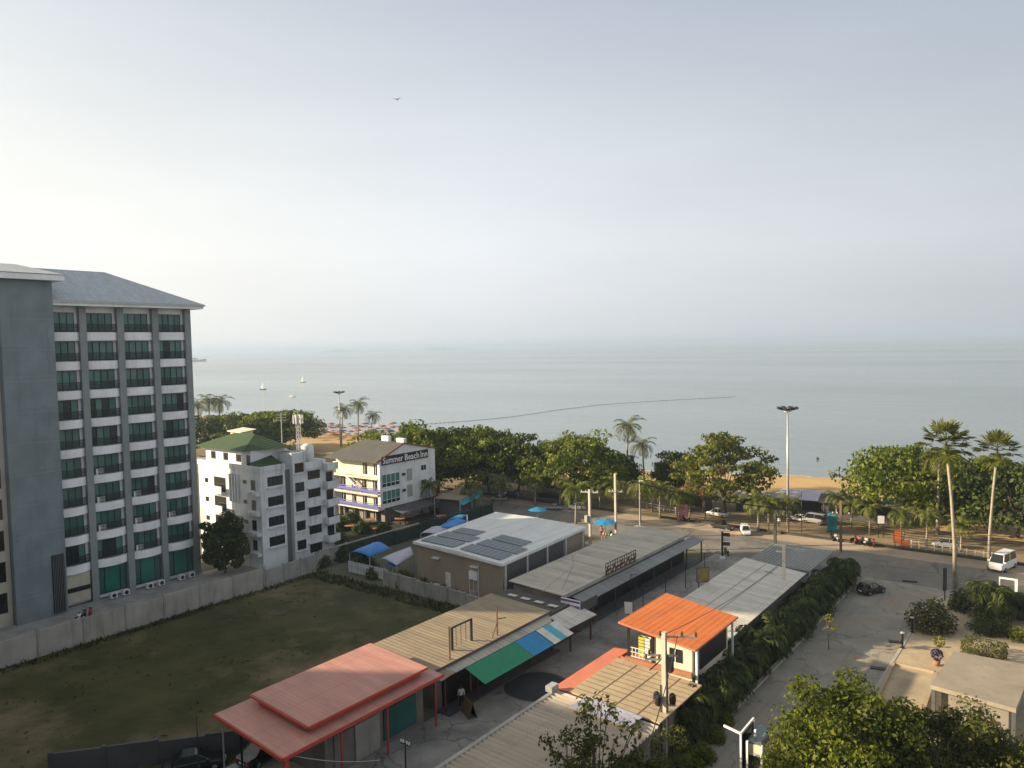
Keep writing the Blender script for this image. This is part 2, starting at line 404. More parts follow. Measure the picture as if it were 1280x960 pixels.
# ================================================================ ground, sea
SHORE = [(-15500, 4200), (-1500, 420), (-420, 205), (-253, 172.5), (-218, 171), (-182, 166), (-121, 158), (-95, 151), (-75, 150), (-53, 159.5), (-38, 161.5), (-10, 156), (60, 158), (400, 200), (15500, 900)]
land = MB().poly([(x, y - 7, 0) for x, y in SHORE] + [(15500, -15500, 0), (-15500, -15500, 0)])
struct('ground', land, M['land'])
# beach: slopes from the park into the water
bch = MB()
for (a, b) in zip(SHORE[1:-1], SHORE[2:-1]):
    bch.add([(a[0], a[1]-34, .02), (b[0], b[1]-34, .02), (b[0], b[1]-5, .012), (a[0], a[1]-5, .012), (a[0], a[1]+8, -1.0), (b[0], b[1]+8, -1.0)], [(0,1,2,3), (3,2,5,4)])
struct('beach', bch, M['sand'])

wm, wn, wb, wl = nodes('sea_water')
big = noise(wn, .006, 4, .5, stretch=(.35, 1, 1))
wl.new(mixc(wn, ramp(wn, big, [(.35, 0.0), (.65, 1.0)]), (.12, .16, .17), (.155, .19, .195)), wb.inputs['Base Color'])
rg = ramp(wn, noise(wn, .004, 5, .6, stretch=(.3, 1, 1)), [(.4, .14), (.62, .22)]); wl.new(rg, wb.inputs['Roughness'])
wb.inputs['IOR'].default_value = 1.33
w1 = noise(wn, .22, 5, .6, stretch=(.35, 1, 1)); w2 = noise(wn, .03, 3, .5, stretch=(.25, 1, 1))
ad = wn.nodes.new('ShaderNodeMath'); ad.operation = 'MULTIPLY_ADD'; wl.new(w2, ad.inputs[0]); ad.inputs[1].default_value = 4.0; wl.new(w1, ad.inputs[2])
bump(wn, wb, ad.outputs[0], .40, .6)
struct('sea', MB().poly([(-15800, -300, -.45), (15800, -300, -.45), (15800, 15800, -.45), (-15800, 15800, -.45)]), wm)
foam = MB()
for i in range(3, 12):
    a, b = SHORE[i], SHORE[i+1]
    n = 10
    for k in range(n):
        t0, t1 = k/n, (k+1)/n
        q = lambda t, o: (a[0]+(b[0]-a[0])*t, a[1]+(b[1]-a[1])*t + o + .5*math.sin(9*(i+t)) + .3*math.sin(23*(i+t)), -.42)
        foam.poly([q(t0, .6), q(t1, .6), q(t1, 1.0), q(t0, 1.0)])
struct('shore_water', foam, flat('foam', (.55, .58, .57), .6))

park = MB().poly([(-320, 109.9, .008), (60, 109.9, .008), (60, 127, .008), (-30, 131, .008), (-60, 130, .008), (-110, 124, .008), (-190, 135, .008), (-320, 145, .008)])
struct('park_ground', park, M['earth'])
struct('road', MB().poly([(-320, 94.5, .012), (60, 94.5, .012), (60, 109.4, .012), (-320, 109.4, .012)]), M['asphalt'])
lit_shoulder = MB().poly([(-320, 106.4, .016), (60, 105.2, .016), (60, 109.4, .016), (-320, 109.4, .016)])  # far side of the road painted warm and pale, as sunlit
struct('sunlit_shoulder', lit_shoulder, ground('sunlit_shoulder', (.46, .36, .25), (.38, .30, .21), .3, 7, c3=(.27, .23, .18)))
struct('beach_kerb', MB().box(-320, 60, 109.4, 109.85, 0, .32), M['kerb_dark'])
struct('lane', MB().poly([(-39.4, 14, .012), (-29.4, 14, .012), (-29.4, 94.5, .012), (-39.4, 94.5, .012)]), M['lane_concrete'])
struct('driveway', MB().poly([(-21.2, 10, .012), (-13.6, 10, .012), (-13.6, 88, .012), (-12.6, 92, .012), (-9.5, 94.5, .012), (-22.5, 94.5, .012), (-21.2, 93, .012)]), M['drive_concrete'])
struct('pavement', MB().prism([(-13.3, 10), (30, 10), (30, 94.2), (-9.2, 94.2), (-12.2, 91.8), (-13.3, 88)], .0, .12), M['plaza'])
kb = MB()
kb.box(-21.55, -21.2, 12, 92.5, 0, .16)
for a, b in zip([(-13.45, 10), (-13.45, 88), (-12.4, 91.9), (-9.3, 94.35)], [(-13.45, 88), (-12.4, 91.9), (-9.3, 94.35), (30, 94.35)]):
    kb.bar((*a, .075), (*b, .075), .25, .15)
struct('kerb', kb, M['kerb'])
# painted marks and wear on the driveway
mk = MB(); rr = random.Random(4)
for x, y, l, wd in ((-15.6, 62, 2.4, .7), (-15.2, 65.5, 2.0, .5), (-16.2, 70, 1.2, .4)):
    mk.poly([(x-wd/2, y-l/2, .017), (x+wd/2, y-l/2, .017), (x+wd/2, y+l/2, .017), (x-wd/2, y+l/2, .017)])
struct('road_paint', mk, paint('worn_red_paint', (.34, .17, .12), .9, .3, .5, (.2, .19, .17)))
c = at(671, 858)
struct('asphalt_patch', MB().disc((c.x, c.y), 2.55, .017, 40), ground('dark_asphalt_patch', (.060, .063, .067), (.045, .048, .052), .6, 6))
ring = MB()
for k in range(40):
    a0, a1 = 2*math.pi*k/40, 2*math.pi*(k+1)/40
    ring.poly([(c.x+r*math.cos(a), c.y+r*math.sin(a), .021) for r, a in ((2.55, a0), (2.75, a0), (2.75, a1), (2.55, a1))])
struct('patch_kerb', ring, M['kerb_dark'])

# the empty field
field = MB(); nx, ny = 44, 64
rr = random.Random(2)
fx0, fx1, fy0, fy1 = -77.5, -46.4, 16, 60.2
vs = []
for j in range(ny+1):
    for i in range(nx+1):
        e = 0 if i in (0, nx) or j in (0, ny) else 1
        vs.append((fx0+(fx1-fx0)*i/nx, fy0+(fy1-fy0)*j/ny, .02 + e*rr.random()*.10))
field.add(vs, [(j*(nx+1)+i, j*(nx+1)+i+1, (j+1)*(nx+1)+i+1, (j+1)*(nx+1)+i) for j in range(ny) for i in range(nx)])
struct('field', field, M['grass'])

def rnd_unit(rng, n):
    v = rng.normal(size=(n, 3)); return v / np.linalg.norm(v, axis=1)[:, None]
def quads(name, P, mat, parent=None):
    """P: (n,4,3) array of quads -> one mesh"""
    n = len(P); me = bpy.data.meshes.new(name)
    me.vertices.add(n*4); me.vertices.foreach_set('co', P.reshape(-1).astype(np.float32))
    me.loops.add(n*4); me.loops.foreach_set('vertex_index', np.arange(n*4, dtype=np.int32))
    me.polygons.add(n); me.polygons.foreach_set('loop_start', np.arange(0, n*4, 4, dtype=np.int32))
    me.polygons.foreach_set('loop_total', np.full(n, 4, dtype=np.int32))
    me.update(calc_edges=True); me.validate()
    return mesh_obj(name, me, mat, parent)
def leaf_quads(rng, C, Nrm, size, aspect=.55):
    n = len(C)
    t = np.cross(Nrm, rnd_unit(rng, n)); t /= np.linalg.norm(t, axis=1)[:, None] + 1e-9
    b = np.cross(Nrm, t)
    s = (size * rng.uniform(.4, 1.6, n))[:, None]
    return np.stack([C - t*s*.5, C + b*s*aspect*.5, C + t*s*.5, C - b*s*aspect*.5], axis=1)

rng = np.random.default_rng(5)
n = 26000
X = rng.uniform(fx0+.3, fx1-.3, n); Y = rng.uniform(fy0, fy1-.2, n)
dens = rng.normal(size=n)*.48 + .25*np.sin(X*.35+1)*np.sin(Y*.28) + (np.abs(X+77.5) < 1.5)*1.5 + (Y > 57.5)*1.8
k = dens > 1.0; X, Y = X[k], Y[k]; n = len(X)
hgt = rng.uniform(.06, .20, n) * (1 + (Y > 57.5)*1.2 + (X < -76)*.9)
a = rng.uniform(0, 6.28, n); wd = rng.uniform(.05, .14, n)
lean = rng.normal(size=(n, 2))*.15
B = np.stack([X, Y, np.full(n, .05)], 1)
T = B + np.stack([lean[:, 0], lean[:, 1], hgt], 1)
S = np.stack([np.cos(a)*wd, np.sin(a)*wd, np.zeros(n)], 1)
g = quads('grass', np.stack([B-S, B+S, T+S*.4, T-S*.4], 1), M['grass_blade']); g['kind'] = 'stuff'
# ================================================================ grey hotel (facade faces +X at X = -90)
def hotel():
    T = thing('hotel_building', 'tall grey and white hotel with teal windows under a blue grey hip roof', 'hotel', (-90, 40, 0))
    b = MB()
    b.box(-97.5, -90.62, 18.4, 51.4, 0, 33.9)
    b.build('wall', M['hotel_white'], T)
    cols = [34.55, 38.6, 42.75, 46.9, 51.05]
    for y in cols:
        MB().box(-90.61, -90.0, y-.37, y+.37, 0, 33.35).build('column', M['column_grey'], T)
    # the grey tower in front, with faint courses
    g = MB(); g.box(-97.4, -88.5, 30.0, 35.0, 0, 35.9)
    t = g.build('tower', M['hotel_grey'], T)
    jm = flat('joint_grey', (.25, .295, .32), .7)
    for k in range(10):
        MB().box(-88.5, -88.47, 30.05, 34.95, 2.6+3.25*k, 2.66+3.25*k).build('joint', jm, t); MB().box(-88.5, -88.47, 30.05, 34.95, 3.1+3.25*k, 3.14+3.25*k).build('joint', jm, t)
    l = MB()
    l.box(-88.46, -88.36, 33.55, 34.75, .3, 6.6)
    lo = l.build('louvre_panel', M['dark_metal'], T)
    s = MB()
    for k in range(7): s.box(-88.355, -88.28, 33.6+k*.165, 33.66+k*.165, .3, 6.6)
    s.build('slat', flat('louvre_grey', (.12, .13, .135), .5), lo)
    # cream wing to the left
    MB().box(-97.6, -89.3, 18.4, 29.96, 0, 35.2).build('side_wing', M['hotel_cream'], T)
    for k in range(10):
        z = 30.9 - 3.25*k
        wq = MB().box(-89.34, -89.26, 27.6, 29.5, z-.2, z+1.9).build('window', M['dark_metal'], T)
        MB().box(-89.255, -89.24, 27.7, 29.4, z-.1, z+1.8).build('pane', M['win_dark'], wq)
    # windows, balconies
    rr = random.Random(11)
    panes = [M['teal_glass'], M['teal_glass'], M['teal_curtain'], M['teal_dark']]
    for i in range(4):
        y0, y1 = cols[i]+.38, cols[i+1]-.38
        for k in range(9):
            z = 30.6 - 3.25*k
            gy1 = y1 - .36
            f = MB(); x = -90.6
            f.box(x, x+.10, y0, gy1, z, z+.07); f.box(x, x+.10, y0, gy1, z+2.08, z+2.15)
            nb = 4
            for q in range(nb+1):
                yy = y0 + (gy1-y0)*q/nb
                f.box(x, x+.12, yy-.035 if q else yy, yy+.035 if q < nb else yy, z+.07, z+2.08)
            wf = f.build('window', M['dark_metal'], T)
            for q in range(nb):
                ya, yb = y0+(gy1-y0)*q/nb+.035, y0+(gy1-y0)*(q+1)/nb-.035
                dark = rr.random() < (.45 if (i, k) in ((0, 3), (0, 4), (1, 3), (1, 4), (0, 8), (1, 8)) else .03)
                pm = M['teal_dark'] if dark else panes[rr.choice([0, 0, 1, 2, 2, 2])]
                MB().box(x+.02, x+.05, ya, yb, z+.07, z+2.08).build('pane', pm, wf)
            # balcony edge, bowed out a little on plan
            n = 8
            arc = [(-90.28+.46*math.sin(math.pi*q/n)**.8 if 0 < q < n else -90.28, y0+(y1-y0)*q/n) for q in range(n+1)]
            p = MB().prism([(-90.6, y0), *arc, (-90.6, y1)], z-1.0, z-.06)
            p.build('balcony', M['hotel_white'], T)
            r = MB()
            ra = [(a-.06, yy) for a, yy in arc]
            for q in range(n):
                r.bar((*ra[q], z+.86), (*ra[q+1], z+.86), .06); r.bar((*ra[q], z+.10), (*ra[q+1], z+.10), .05); r.bar((*ra[q], z+.48), (*ra[q+1], z+.48), .035)
            m_ = 26
            for q in range(m_+1):
                u = q/m_*n; a0 = int(min(u, n-1)); fq = u-a0
                px, py = ra[a0][0]+(ra[a0+1][0]-ra[a0][0])*fq, ra[a0][1]+(ra[a0+1][1]-ra[a0][1])*fq
                r.bar((px, py, z-.06), (px, py, z+.86), .035)
            r.build('railing', M['dark_metal'], T)
            if (i, k) in ((1, 6), (1, 7), (2, 6), (2, 7), (2, 8), (3, 7), (1, 5)):
                a = MB().box(-90.38, -90.1, y0+.3, y0+1.15, z-.05, z+.62).build('air_conditioner', M['white'], T)
                MB().lathe([(.0, 0), (.24, 0), (.24, .02), (.0, .02)], 14).build('fan_grille', M['dark_metal'], a)
                kd = a.children[0]; kd.rotation_euler = (0, R(90), 0); kd.location = (-90.1+90, y0+.62-40, z+.28)
    # ground floor
    for i in (1, 2, 3):
        y0, y1 = cols[i]+.45, cols[i+1]-.45
        f = MB(); x = -90.6
        for yy in (y0, y0+.75, y1-.75, y1-.07): f.box(x, x+.12, yy, yy+.07, .5, 3.45)
        f.box(x, x+.12, y0, y1, 3.45, 3.55); f.box(x, x+.12, y0, y1, .4, .5)
        wf = f.build('shop_window', M['dark_metal'], T)
        for q, (ya, yb) in enumerate(((y0+.07, y0+.75), (y0+.82, y1-.75), (y1-.68, y1-.07))):
            MB().box(x+.02, x+.05, ya, yb, .5, 3.45).build('pane', M['emerald'] if q == 1 else M['teal_glass'], wf)
    MB().box(-90.6, -90.2, 35.05, 38.1, .3, 3.5).build('entrance_wall', M['hotel_cream'], T)
    MB().box(-90.2, -90.1, 35.1, 38.05, 1.55, 2.05).build('window_band', M['win_dark'], T)
    # roofs
    r = MB(); e = 33.95
    A, B, C_, D = (-99, 30, e), (-99, 52.6, e), (-88.7, 52.6, e), (-88.7, 30, e)
    q0, q1 = (-94.8, 30, 37.9), (-94.8, 43.4, 37.9)
    r.add([A, B, C_, D, q0, q1], [(3, 2, 5, 4), (2, 1, 5), (1, 0, 4, 5), (0, 3, 4)])
    r.build('roof', M['hotel_roof'], T)
    s = MB().box(-98.9, -88.8, 30.05, 52.5, 33.42, 33.86)
    s.build('eave', M['hotel_white'], T)
    MB().box(-88.8, -88.62, 30.05, 52.68, 33.72, 33.93).build('gutter', M['steel'], T)
    r = MB(); e = 36.6
    r.add([(-99, 18, e), (-99, 36, e), (-87.4, 36, e), (-87.4, 18, e), (-94, 18, 38.1), (-94, 33.6, 38.1)], [(3, 2, 5, 4), (2, 1, 5), (1, 0, 4, 5), (0, 3, 4)])
    r.build('roof', M['hotel_roof'], T)
    MB().box(-98.9, -87.5, 18.05, 35.9, 35.95, 36.55).build('eave', M['hotel_white'], T)
hotel()

# concrete yard behind the wall
struct('hotel_yard', MB().poly([(-90, 14, .012), (-77.9, 14, .012), (-77.9, 60, .012), (-90, 56, .012)]), M['concrete'])
acp = None
for i, y in enumerate((40.0, 41.4, 44.2, 45.6, 48.2, 49.5)):
    if acp is None:
        acp = thing('air_conditioner', '', 'air conditioner', (0, 0, 0), local=True)
        MB().box(-.35, .35, -.45, .45, .12, .85).build('casing', M['white'], acp)
        f = MB()
        for a in (-.28, .2): f.box(a, a+.08, -.42, .42, 0, .12)
        f.build('foot', M['dark_metal'], acp)
        MB().tube([(.35, 0, .5), (.37, 0, .5)], .3, 14).build('fan_grille', M['dark_metal'], acp)
    place(acp, USED, (-89.0, y, .012), 0, f'white air conditioner at the foot of the hotel, {ORD[i]} of six from the louvred panel', 'condensers along the hotel base', .8)

# boundary wall beside the field
def wall(name, label, p0, p1, h, mat, n, th=.18, cap=True, group=None):
    a, b = Vector((*p0, 0)), Vector((*p1, 0)); d = (b-a); L = d.length; d.normalize(); nn = Vector((-d.y, d.x, 0))
    T = thing(name, label, 'wall', tuple((a+b)/2), group)
    q = MB()
    for i in range(n):
        s, e = a+d*(L*i/n), a+d*(L*(i+1)/n)
        hh = h - .03 + .06*math.sin(i*2.3)
        u = nn*th/2
        q.prism([(s-u).to_tuple()[:2], (e-u).to_tuple()[:2], (e+u).to_tuple()[:2], (s+u).to_tuple()[:2]], 0, hh)
    q.build('panel', mat, T)
    for i in range(n+1):
        s = a+d*(L*i/n); u = nn*(th/2+.06); v = d*.12
        MB().prism([(s-u-v).to_tuple()[:2], (s-u+v).to_tuple()[:2], (s+u+v).to_tuple()[:2], (s+u-v).to_tuple()[:2]], 0, h+.08).build('post', mat if mat is M['dark_wall'] else M['concrete'], T)
    return T
wall('boundary_wall', 'long weathered grey concrete wall between the hotel and the empty field', (-77.9, 16), (-77.4, 52), 2.5, M['concrete_light'], 9)
wall('boundary_wall', 'low stained wall at the foot of the white apartment block with green roof', (-77.4, 52.3), (-79.2, 66), 2.1, M['concrete'], 5)
wall('boundary_wall', 'low grey concrete wall along the far edge of the field before the brown building', (-66.5, 61.0), (-47.8, 59.9), 1.7, M['concrete'], 7)
wall('boundary_wall', 'dark low wall along the near edge of the field beside the pink roofed carport', (-54.6, 20), (-46.2, 30), 1.7, M['dark_wall'], 4)
# white picket fence by the tarps
f = thing('picket_fence', 'white picket fence at the field corner below the blue tarpaulin', 'fence', (-70, 61.8, 0))
q = MB()
for i in range(26): x = -73.8+i*.27; q.box(x, x+.13, 61.75+.02*i*.3, 61.82+.02*i*.3, .15, 1.55)
q.build('picket', M['white'], f)
q = MB()
for z in (.4, 1.2): q.bar((-73.8, 61.82, z), (-66.8, 61.98, z), .07)
q.build('rail', M['white'], f)

# ================================================================ white apartment block with green roof
def apartments():
    T = thing('apartment_building', 'stained white apartment block with a green hipped roof behind the field wall', 'apartment block', (-90, 62, 0))
    w = MB()
    w.box(-98.5, -84, 56.5, 60.2, 0, 12.6)          # block towards the hotel
    w.box(-97, -84.7, 60.2, 61.4, 0, 12.4)          # recess strip
    w.box(-97, -84, 61.4, 63.5, 0, 14.4)            # stair tower
    w.box(-97, -84.15, 63.5, 66.9, 0, 12.0)
    w.build('wall', M['dirty_white'], T)
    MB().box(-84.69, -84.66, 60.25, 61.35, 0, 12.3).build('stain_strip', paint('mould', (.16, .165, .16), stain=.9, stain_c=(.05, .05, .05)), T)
    p = MB()
    for a in ((-98.6, -83.9, 56.4, 56.6), (-84.12, -83.9, 56.6, 60.2), (-98.6, -98.4, 56.6, 60.2)): p.box(*a, 12.6, 13.25)
    for a in ((-84.3, -84.05, 63.5, 66.9), (-92, -84.3, 66.75, 66.95)): p.box(*a, 12.0, 12.9)
    p.build('parapet', M['dirty_white'], T)
    # penthouse under the hip roof
    MB().box(-98, -87.2, 57.4, 63, 12.6, 15.0).build('penthouse', M['white'], T)
    e = 15.0
    r = MB().add([(-99.5, 56.4, e), (-87.6, 56.4, e), (-85.2, 62.6, e), (-98.9, 64, e), (-95.2, 60.2, 16.7), (-90.4, 60.2, 16.8)], [(0, 1, 5, 4), (1, 2, 5), (2, 3, 4, 5), (3, 0, 4), (3, 2, 1, 0)])
    r.build('roof', M['green_roof'], T)
    MB().sheet([(-87.2, 56.9, 13.4), (-84.4, 56.9, 13.1), (-84.4, 60.4, 13.1), (-87.2, 60.4, 14.1)]).build('lean_to_roof', M['green_roof'], T)
    h = MB(); h.box(-98.3, -95.8, 61.5, 63.5, 15, 16.6); hh = h.build('roof_house', M['cream'], T)
    MB().sheet([(-98.7, 61.2, 16.7), (-95.4, 61.2, 16.6), (-95.4, 63.8, 16.85), (-98.7, 63.8, 16.95)], .1).build('flat_roof', M['cream'], hh)
    MB().box(-86, -84.6, 61.7, 63.2, 14.4, 14.55).build('tower_roof', M['concrete'], T)
    def win(x0, x1, y0, y1, z0, z1):
        f = MB().box(x0, x1, y0, y1, z0, z1).build('window', M['win_dark'], T)
        m_ = MB()
        if abs(x1-x0) < abs(y1-y0):
            for k in (1, 2): yy = y0+(y1-y0)*k/3; m_.box(x1, x1+.03, yy-.025, yy+.025, z0, z1-.05)
            m_.box(x1, x1+.03, y0, y1, z1-.05, z1)
        else:
            for k in (1,): xx = x0+(x1-x0)*k/2; m_.box(xx-.03, xx+.03, y0-.03, y0, z0, z1)
        m_.build('frame', M['dark_metal'], f)
    class Led:
        def box(s, *a): MB().box(*a).build('ledge', M['dirty_white'], T)
    led = Led()
    for k in range(5):
        zA = 10.6-2.6*k
        if zA > 1:
            win(-84.02, -83.95, 57.5, 59.8, zA, zA+1.2)
            led.box(-84, -83.7, 57.3, 60.0, zA-.28, zA-.12)
        zB = 11.75-2.6*k
        win(-84.02, -83.95, 61.75, 63.15, zB, zB+1.25); led.box(-84, -83.75, 61.6, 63.3, zB-.2, zB-.08)
        zC = 10.5-2.5*k
        if zC > 0: win(-84.17, -84.1, 63.9, 65.9, zC, zC+1.15); led.box(-84.15, -83.8, 63.7, 66.1, zC+1.25, zC+1.37)
    for k in range(4):  # towards the camera
        z = 10.3-2.6*k
        win(-85.2-.9, -85.2, 56.44, 56.5, z-.15, z+1.15); win(-87.9, -87.1, 56.44, 56.5, z+.55, z+1.0)
        led.box(-86.6, -84.2, 55.9, 56.5, z-.75, z-.35)
    for k in range(4):
        z = 10.2-2.6*k
        d = MB().box(-94.6, -92.0, 56.42, 56.5, z-.9, z+1.0).build('balcony_opening', M['win_dark'], T)
        bb = MB(); bb.box(-94.8, -91.8, 55.7, 55.82, z-1.1, z-.1); bb.box(-94.8, -91.8, 55.82, 56.5, z-1.1, z-.98)
        bb.build('balcony', M['dirty_white'], T)
        win(-96.9, -96.2, 56.44, 56.5, z, z+.6)
    lv = MB()
    for k in range(4): x = -90.9+k*.62; lv.box(x, x+.22, 56.3, 56.5, 8.2, 11.9)
    lv.build('fin', M['dirty_white'], T)
    for k in range(3):
        x = -96.6+3.0*k; win(x, x+1.0, 57.33, 57.4, 13.4, 14.4)
    win(-88.2, -87.5, 57.33, 57.4, 12.8, 14.4)
    # balconies on the far corner
    for k in range(5):
        z = 9.6-2.5*k+2
        b = MB()
        b.box(-84.1, -83.1, 66.4, 68.3, z-.12, z); b.box(-83.2, -83.1, 66.4, 68.3, z, z+.85); b.box(-84.1, -83.2, 66.4, 66.5, z, z+.85); b.box(-84.1, -83.2, 68.2, 68.3, z, z+.85)
        b.build('balcony', M['dirty_white'], T)
        if k: MB().box(-84.14, -84.02, 66.92, 68.0, z+.05, z+2.0).build('balcony_opening', M['win_dark'], T)
    MB().box(-97, -84.1, 66.9, 68.3, 0, 11.6).build('wall', M['dirty_white'], T)
    return T
apartments()
tk = thing('water_tank', 'white water tank standing on the roof of the stained apartment block', 'water tank', (-85.2, 64.8, 12.0))
MB().lathe([(0, 12.5), (.85, 12.5), (.85, 14.9), (.5, 15.2), (0, 15.25)], 16, (-85.2, 64.8)).build('tank', M['white'], tk, True)
q = MB()
for dx in (-.6, .6):
    for dy in (-.6, .6): q.bar((-85.2+dx, 64.8+dy, 12), (-85.2+dx, 64.8+dy, 12.5), .1)
q.build('stand', M['steel'], tk)

# antenna masts and poles behind the white block
def mast(px, py0, H_, label, lattice=True, z0=0):
    p = at(px, py0, 0); T = thing('antenna_mast', label, 'antenna', p)
    q = MB()
    if lattice:
        w_ = .35
        L = [(p.x+dx*w_, p.y+dy*w_) for dx, dy in ((-1, -1), (1, -1), (1, 1), (-1, 1))]
        for x, y in L: q.bar((x, y, 0), (x, y, H_), .09)
        for k in range(int(H_/.9)):
            for i in range(4):
                a, b = L[i], L[(i+1) % 4]; q.bar((*a, k*.9), (*b, k*.9+.9), .05)
        q.build('tower', M['steel'], T)
        q = MB()
        for a in range(6): t = a*1.047; q.box(p.x+1.0*math.cos(t)-.15, p.x+1.0*math.cos(t)+.15, p.y+1.0*math.sin(t)-.15, p.y+1.0*math.sin(t)+.15, H_-2.2, H_-.2)
        for a in range(6): t = a*1.047; q.bar((p.x, p.y, H_-1), (p.x+math.cos(t), p.y+math.sin(t), H_-1), .07)
        q.bar((p.x, p.y, H_), (p.x, p.y, H_+3.0), .06)
        q.build('aerial', M['steel'], T)
    else:
        q.tube([(p.x, p.y, 0), (p.x, p.y, H_)], [.16, .1], 8); q.build('mast', M['steel'], T)
        q = MB()
        for z in (.35, 1.0, 1.6): q.bar((p.x-1.1, p.y-.6, H_-z), (p.x+1.1, p.y+.6, H_-z), .09)
        q.build('crossarm', M['steel'], T)
mast(375, 590, 13.4, 'lattice phone mast with panel aerials behind the green roofed block')
mast(354, 590, 13.6, 'slim steel mast with short crossarms just left of the lattice phone mast', False)

# ================================================================ the inn
def inn():
    T = thing('guesthouse', 'small white and cream inn with blue balcony rails and a dark name sign', 'guesthouse', (-96, 88, 0))
    MB().box(-102, -90, 83.4, 95, 2.4, 10.0).build('wall', M['white'], T)
    MB().box(-101.9, -90.6, 83.6, 94.8, 0, 2.4).build('ground_floor', M['shop_wall'], T)
    MB().box(-101.95, -90.05, 83.33, 83.4, 2.4, 10.0).build('front_wall', M['cream'], T)
    p = MB(); p.box(-90.5, -90.0, 82.2, 83.33, 2.4, 10.0); p.box(-102, -101.7, 82.2, 83.33, 0, 7.2)
    p.build('side_wall', M['white'], T)
    # gable and roof: ridge along X
    g = MB().add([(-90.0, 82.2, 10.0), (-90.0, 95, 10.0), (-90.0, 95, 10.6), (-90.0, 87.6, 12.3), (-90.25, 82.2, 10.0), (-90.25, 95, 10.0), (-90.25, 95, 10.6), (-90.25, 87.6, 12.3)],
                 [(0, 1, 2, 3), (7, 6, 5, 4), (0, 4, 5, 1), (1, 5, 6, 2), (2, 6, 7, 3), (3, 7, 4, 0)])
    g.build('gable', M['white'], T)
    rf = MB()
    rf.sheet([(-102.8, 81.4, 10.0), (-89.85, 81.4, 10.05), (-89.85, 87.6, 12.45), (-99.5, 87.6, 12.5)], .1)
    rf.sheet([(-99.5, 87.6, 12.5), (-89.85, 87.6, 12.45), (-89.85, 95.2, 10.75), (-102.8, 95.2, 10.6)], .1)
    rf.sheet([(-102.8, 95.2, 10.6), (-102.8, 81.4, 10.0), (-99.5, 87.6, 12.5), (-99.5, 87.61, 12.5)], .1)
    rf.build('roof', M['inn_roof'], T)
    bg_ = MB(); bg_.bar((-89.8, 81.4, 10.0), (-89.8, 87.6, 12.42), .1, .22); bg_.bar((-89.8, 87.6, 12.42), (-89.8, 95.2, 10.72), .1, .22)
    bg_.build('bargeboard', M['barge_red'], T)
    MB().box(-97.3, -95.6, 89.5, 90.2, 11.2, 13.0).build('chimney', M['white'], T); MB().box(-93.6, -91.9, 89.5, 90.2, 11.2, 12.8).build('chimney', M['white'], T)
    # sign on the side wall
    s = MB().box(-89.99, -89.86, 82.6, 93.2, 9.35, 10.75).build('name_sign', M['black'], T)
    tr = MB()
    for z in (9.35, 10.69): tr.box(-89.859, -89.83, 82.6, 93.2, z, z+.06)
    for y in (82.6, 87.45, 91.2, 93.14): tr.box(-89.859, -89.832, y, y+.06, 9.41, 10.69)
    tr.build('frame', M['barge_red'], s)
    for txt, y, wd in (('Summer', 85.05, 4.5), ('Beach', 89.36, 3.3), ('Inn', 92.2, 1.6)):
        gl = glyph('lettering', txt, 1.35, M['sign_white'], s, (-89.84, y, 10.0), (R(90), 0, R(90)))
        gl.scale = (wd / max(gl.dimensions.x, .1), 1.05, 1)
    # balconies facing the camera side
    for k, z in enumerate((4.6, 7.3)):
        MB().box(-101.7, -90.5, 82.1, 83.33, z-.3, z-.12).build('balcony_slab', M['cream'], T)
    for k, z in enumerate((2.3, 4.75, )):
        MB().box(-101.9, -90.3, 81.9, 83.33, z-.25, z-.05).build('balcony_slab', M['cream'], T)
        r = MB(); r.box(-101.9, -90.3, 81.9, 81.98, z+.8, z+.9); r.box(-101.9, -90.3, 81.9, 81.98, z-.05, z+.08); r.box(-101.9, -90.3, 81.92, 81.96, z+.22, z+.62)
        for i in range(40): x = -101.9+i*11.6/39; r.bar((x, 81.94, z), (x, 81.94, z+.85), .05)
        r.build('railing', M['rail_blue'], T)
    for z in (.0, 2.35, 4.8, 7.4):
        for i in range(4):
            x = -100.6+i*2.6+(.3 if z > 5 else 0)
            if z > 5 and i in (0, 1): continue
            f = MB().box(x, x+.9, 83.26, 83.33, z+.1, z+1.9).build('door' if i % 2 else 'window', M['win_dark'], T)
            MB().box(x+.42, x+.48, 83.22, 83.26, z+.1, z+1.9).build('frame', M['white'], f)
    st = MB()
    for k in range(12): st.box(-98.6+k*.33, -98.2+k*.33, 82.2, 83.1, 7.3-k*.215, 7.38-k*.215)
    st.bar((-98.6, 82.2, 7.3), (-94.6, 82.2, 4.75), .08, .25); st.bar((-98.6, 82.2, 8.2), (-94.6, 82.2, 5.6), .06)
    st.build('stair', M['white'], T)
    for z0, z1 in ((5.75, 7.85), (3.05, 5.2)):
        f = MB(); y0, y1 = 82.55, 86.5
        f.box(-89.99, -89.9, y0, y1, z0, z0+.08); f.box(-89.99, -89.9, y0, y1, z1-.08, z1); f.box(-89.99, -89.9, y0, y1, z0+.62, z0+.7)
        for k in range(5): yy = y0+(y1-y0-.08)*k/4; f.box(-89.99, -89.9, yy, yy+.08, z0+.08, z1-.08)
        wf = f.build('window', M['white'], T)
        MB().box(-89.99, -89.96, y0+.05, y1-.05, z0+.7, z1-.05).build('pane', M['teal_curtain'], wf)
        MB().box(-89.99, -89.955, y0+.05, y1-.05, z0+.05, z0+.64).build('lower_panel', M['teal_dark'], wf)
        d = MB().box(-89.99, -89.95, 88.2, 89.4, z0+.3, z1+.15).build('shutter', M['concrete_light'], T)
        MB().box(-89.95, -89.7, 87.1, 87.6, z1-.75, z1-.35).build('air_conditioner', M['dark_metal'], T)
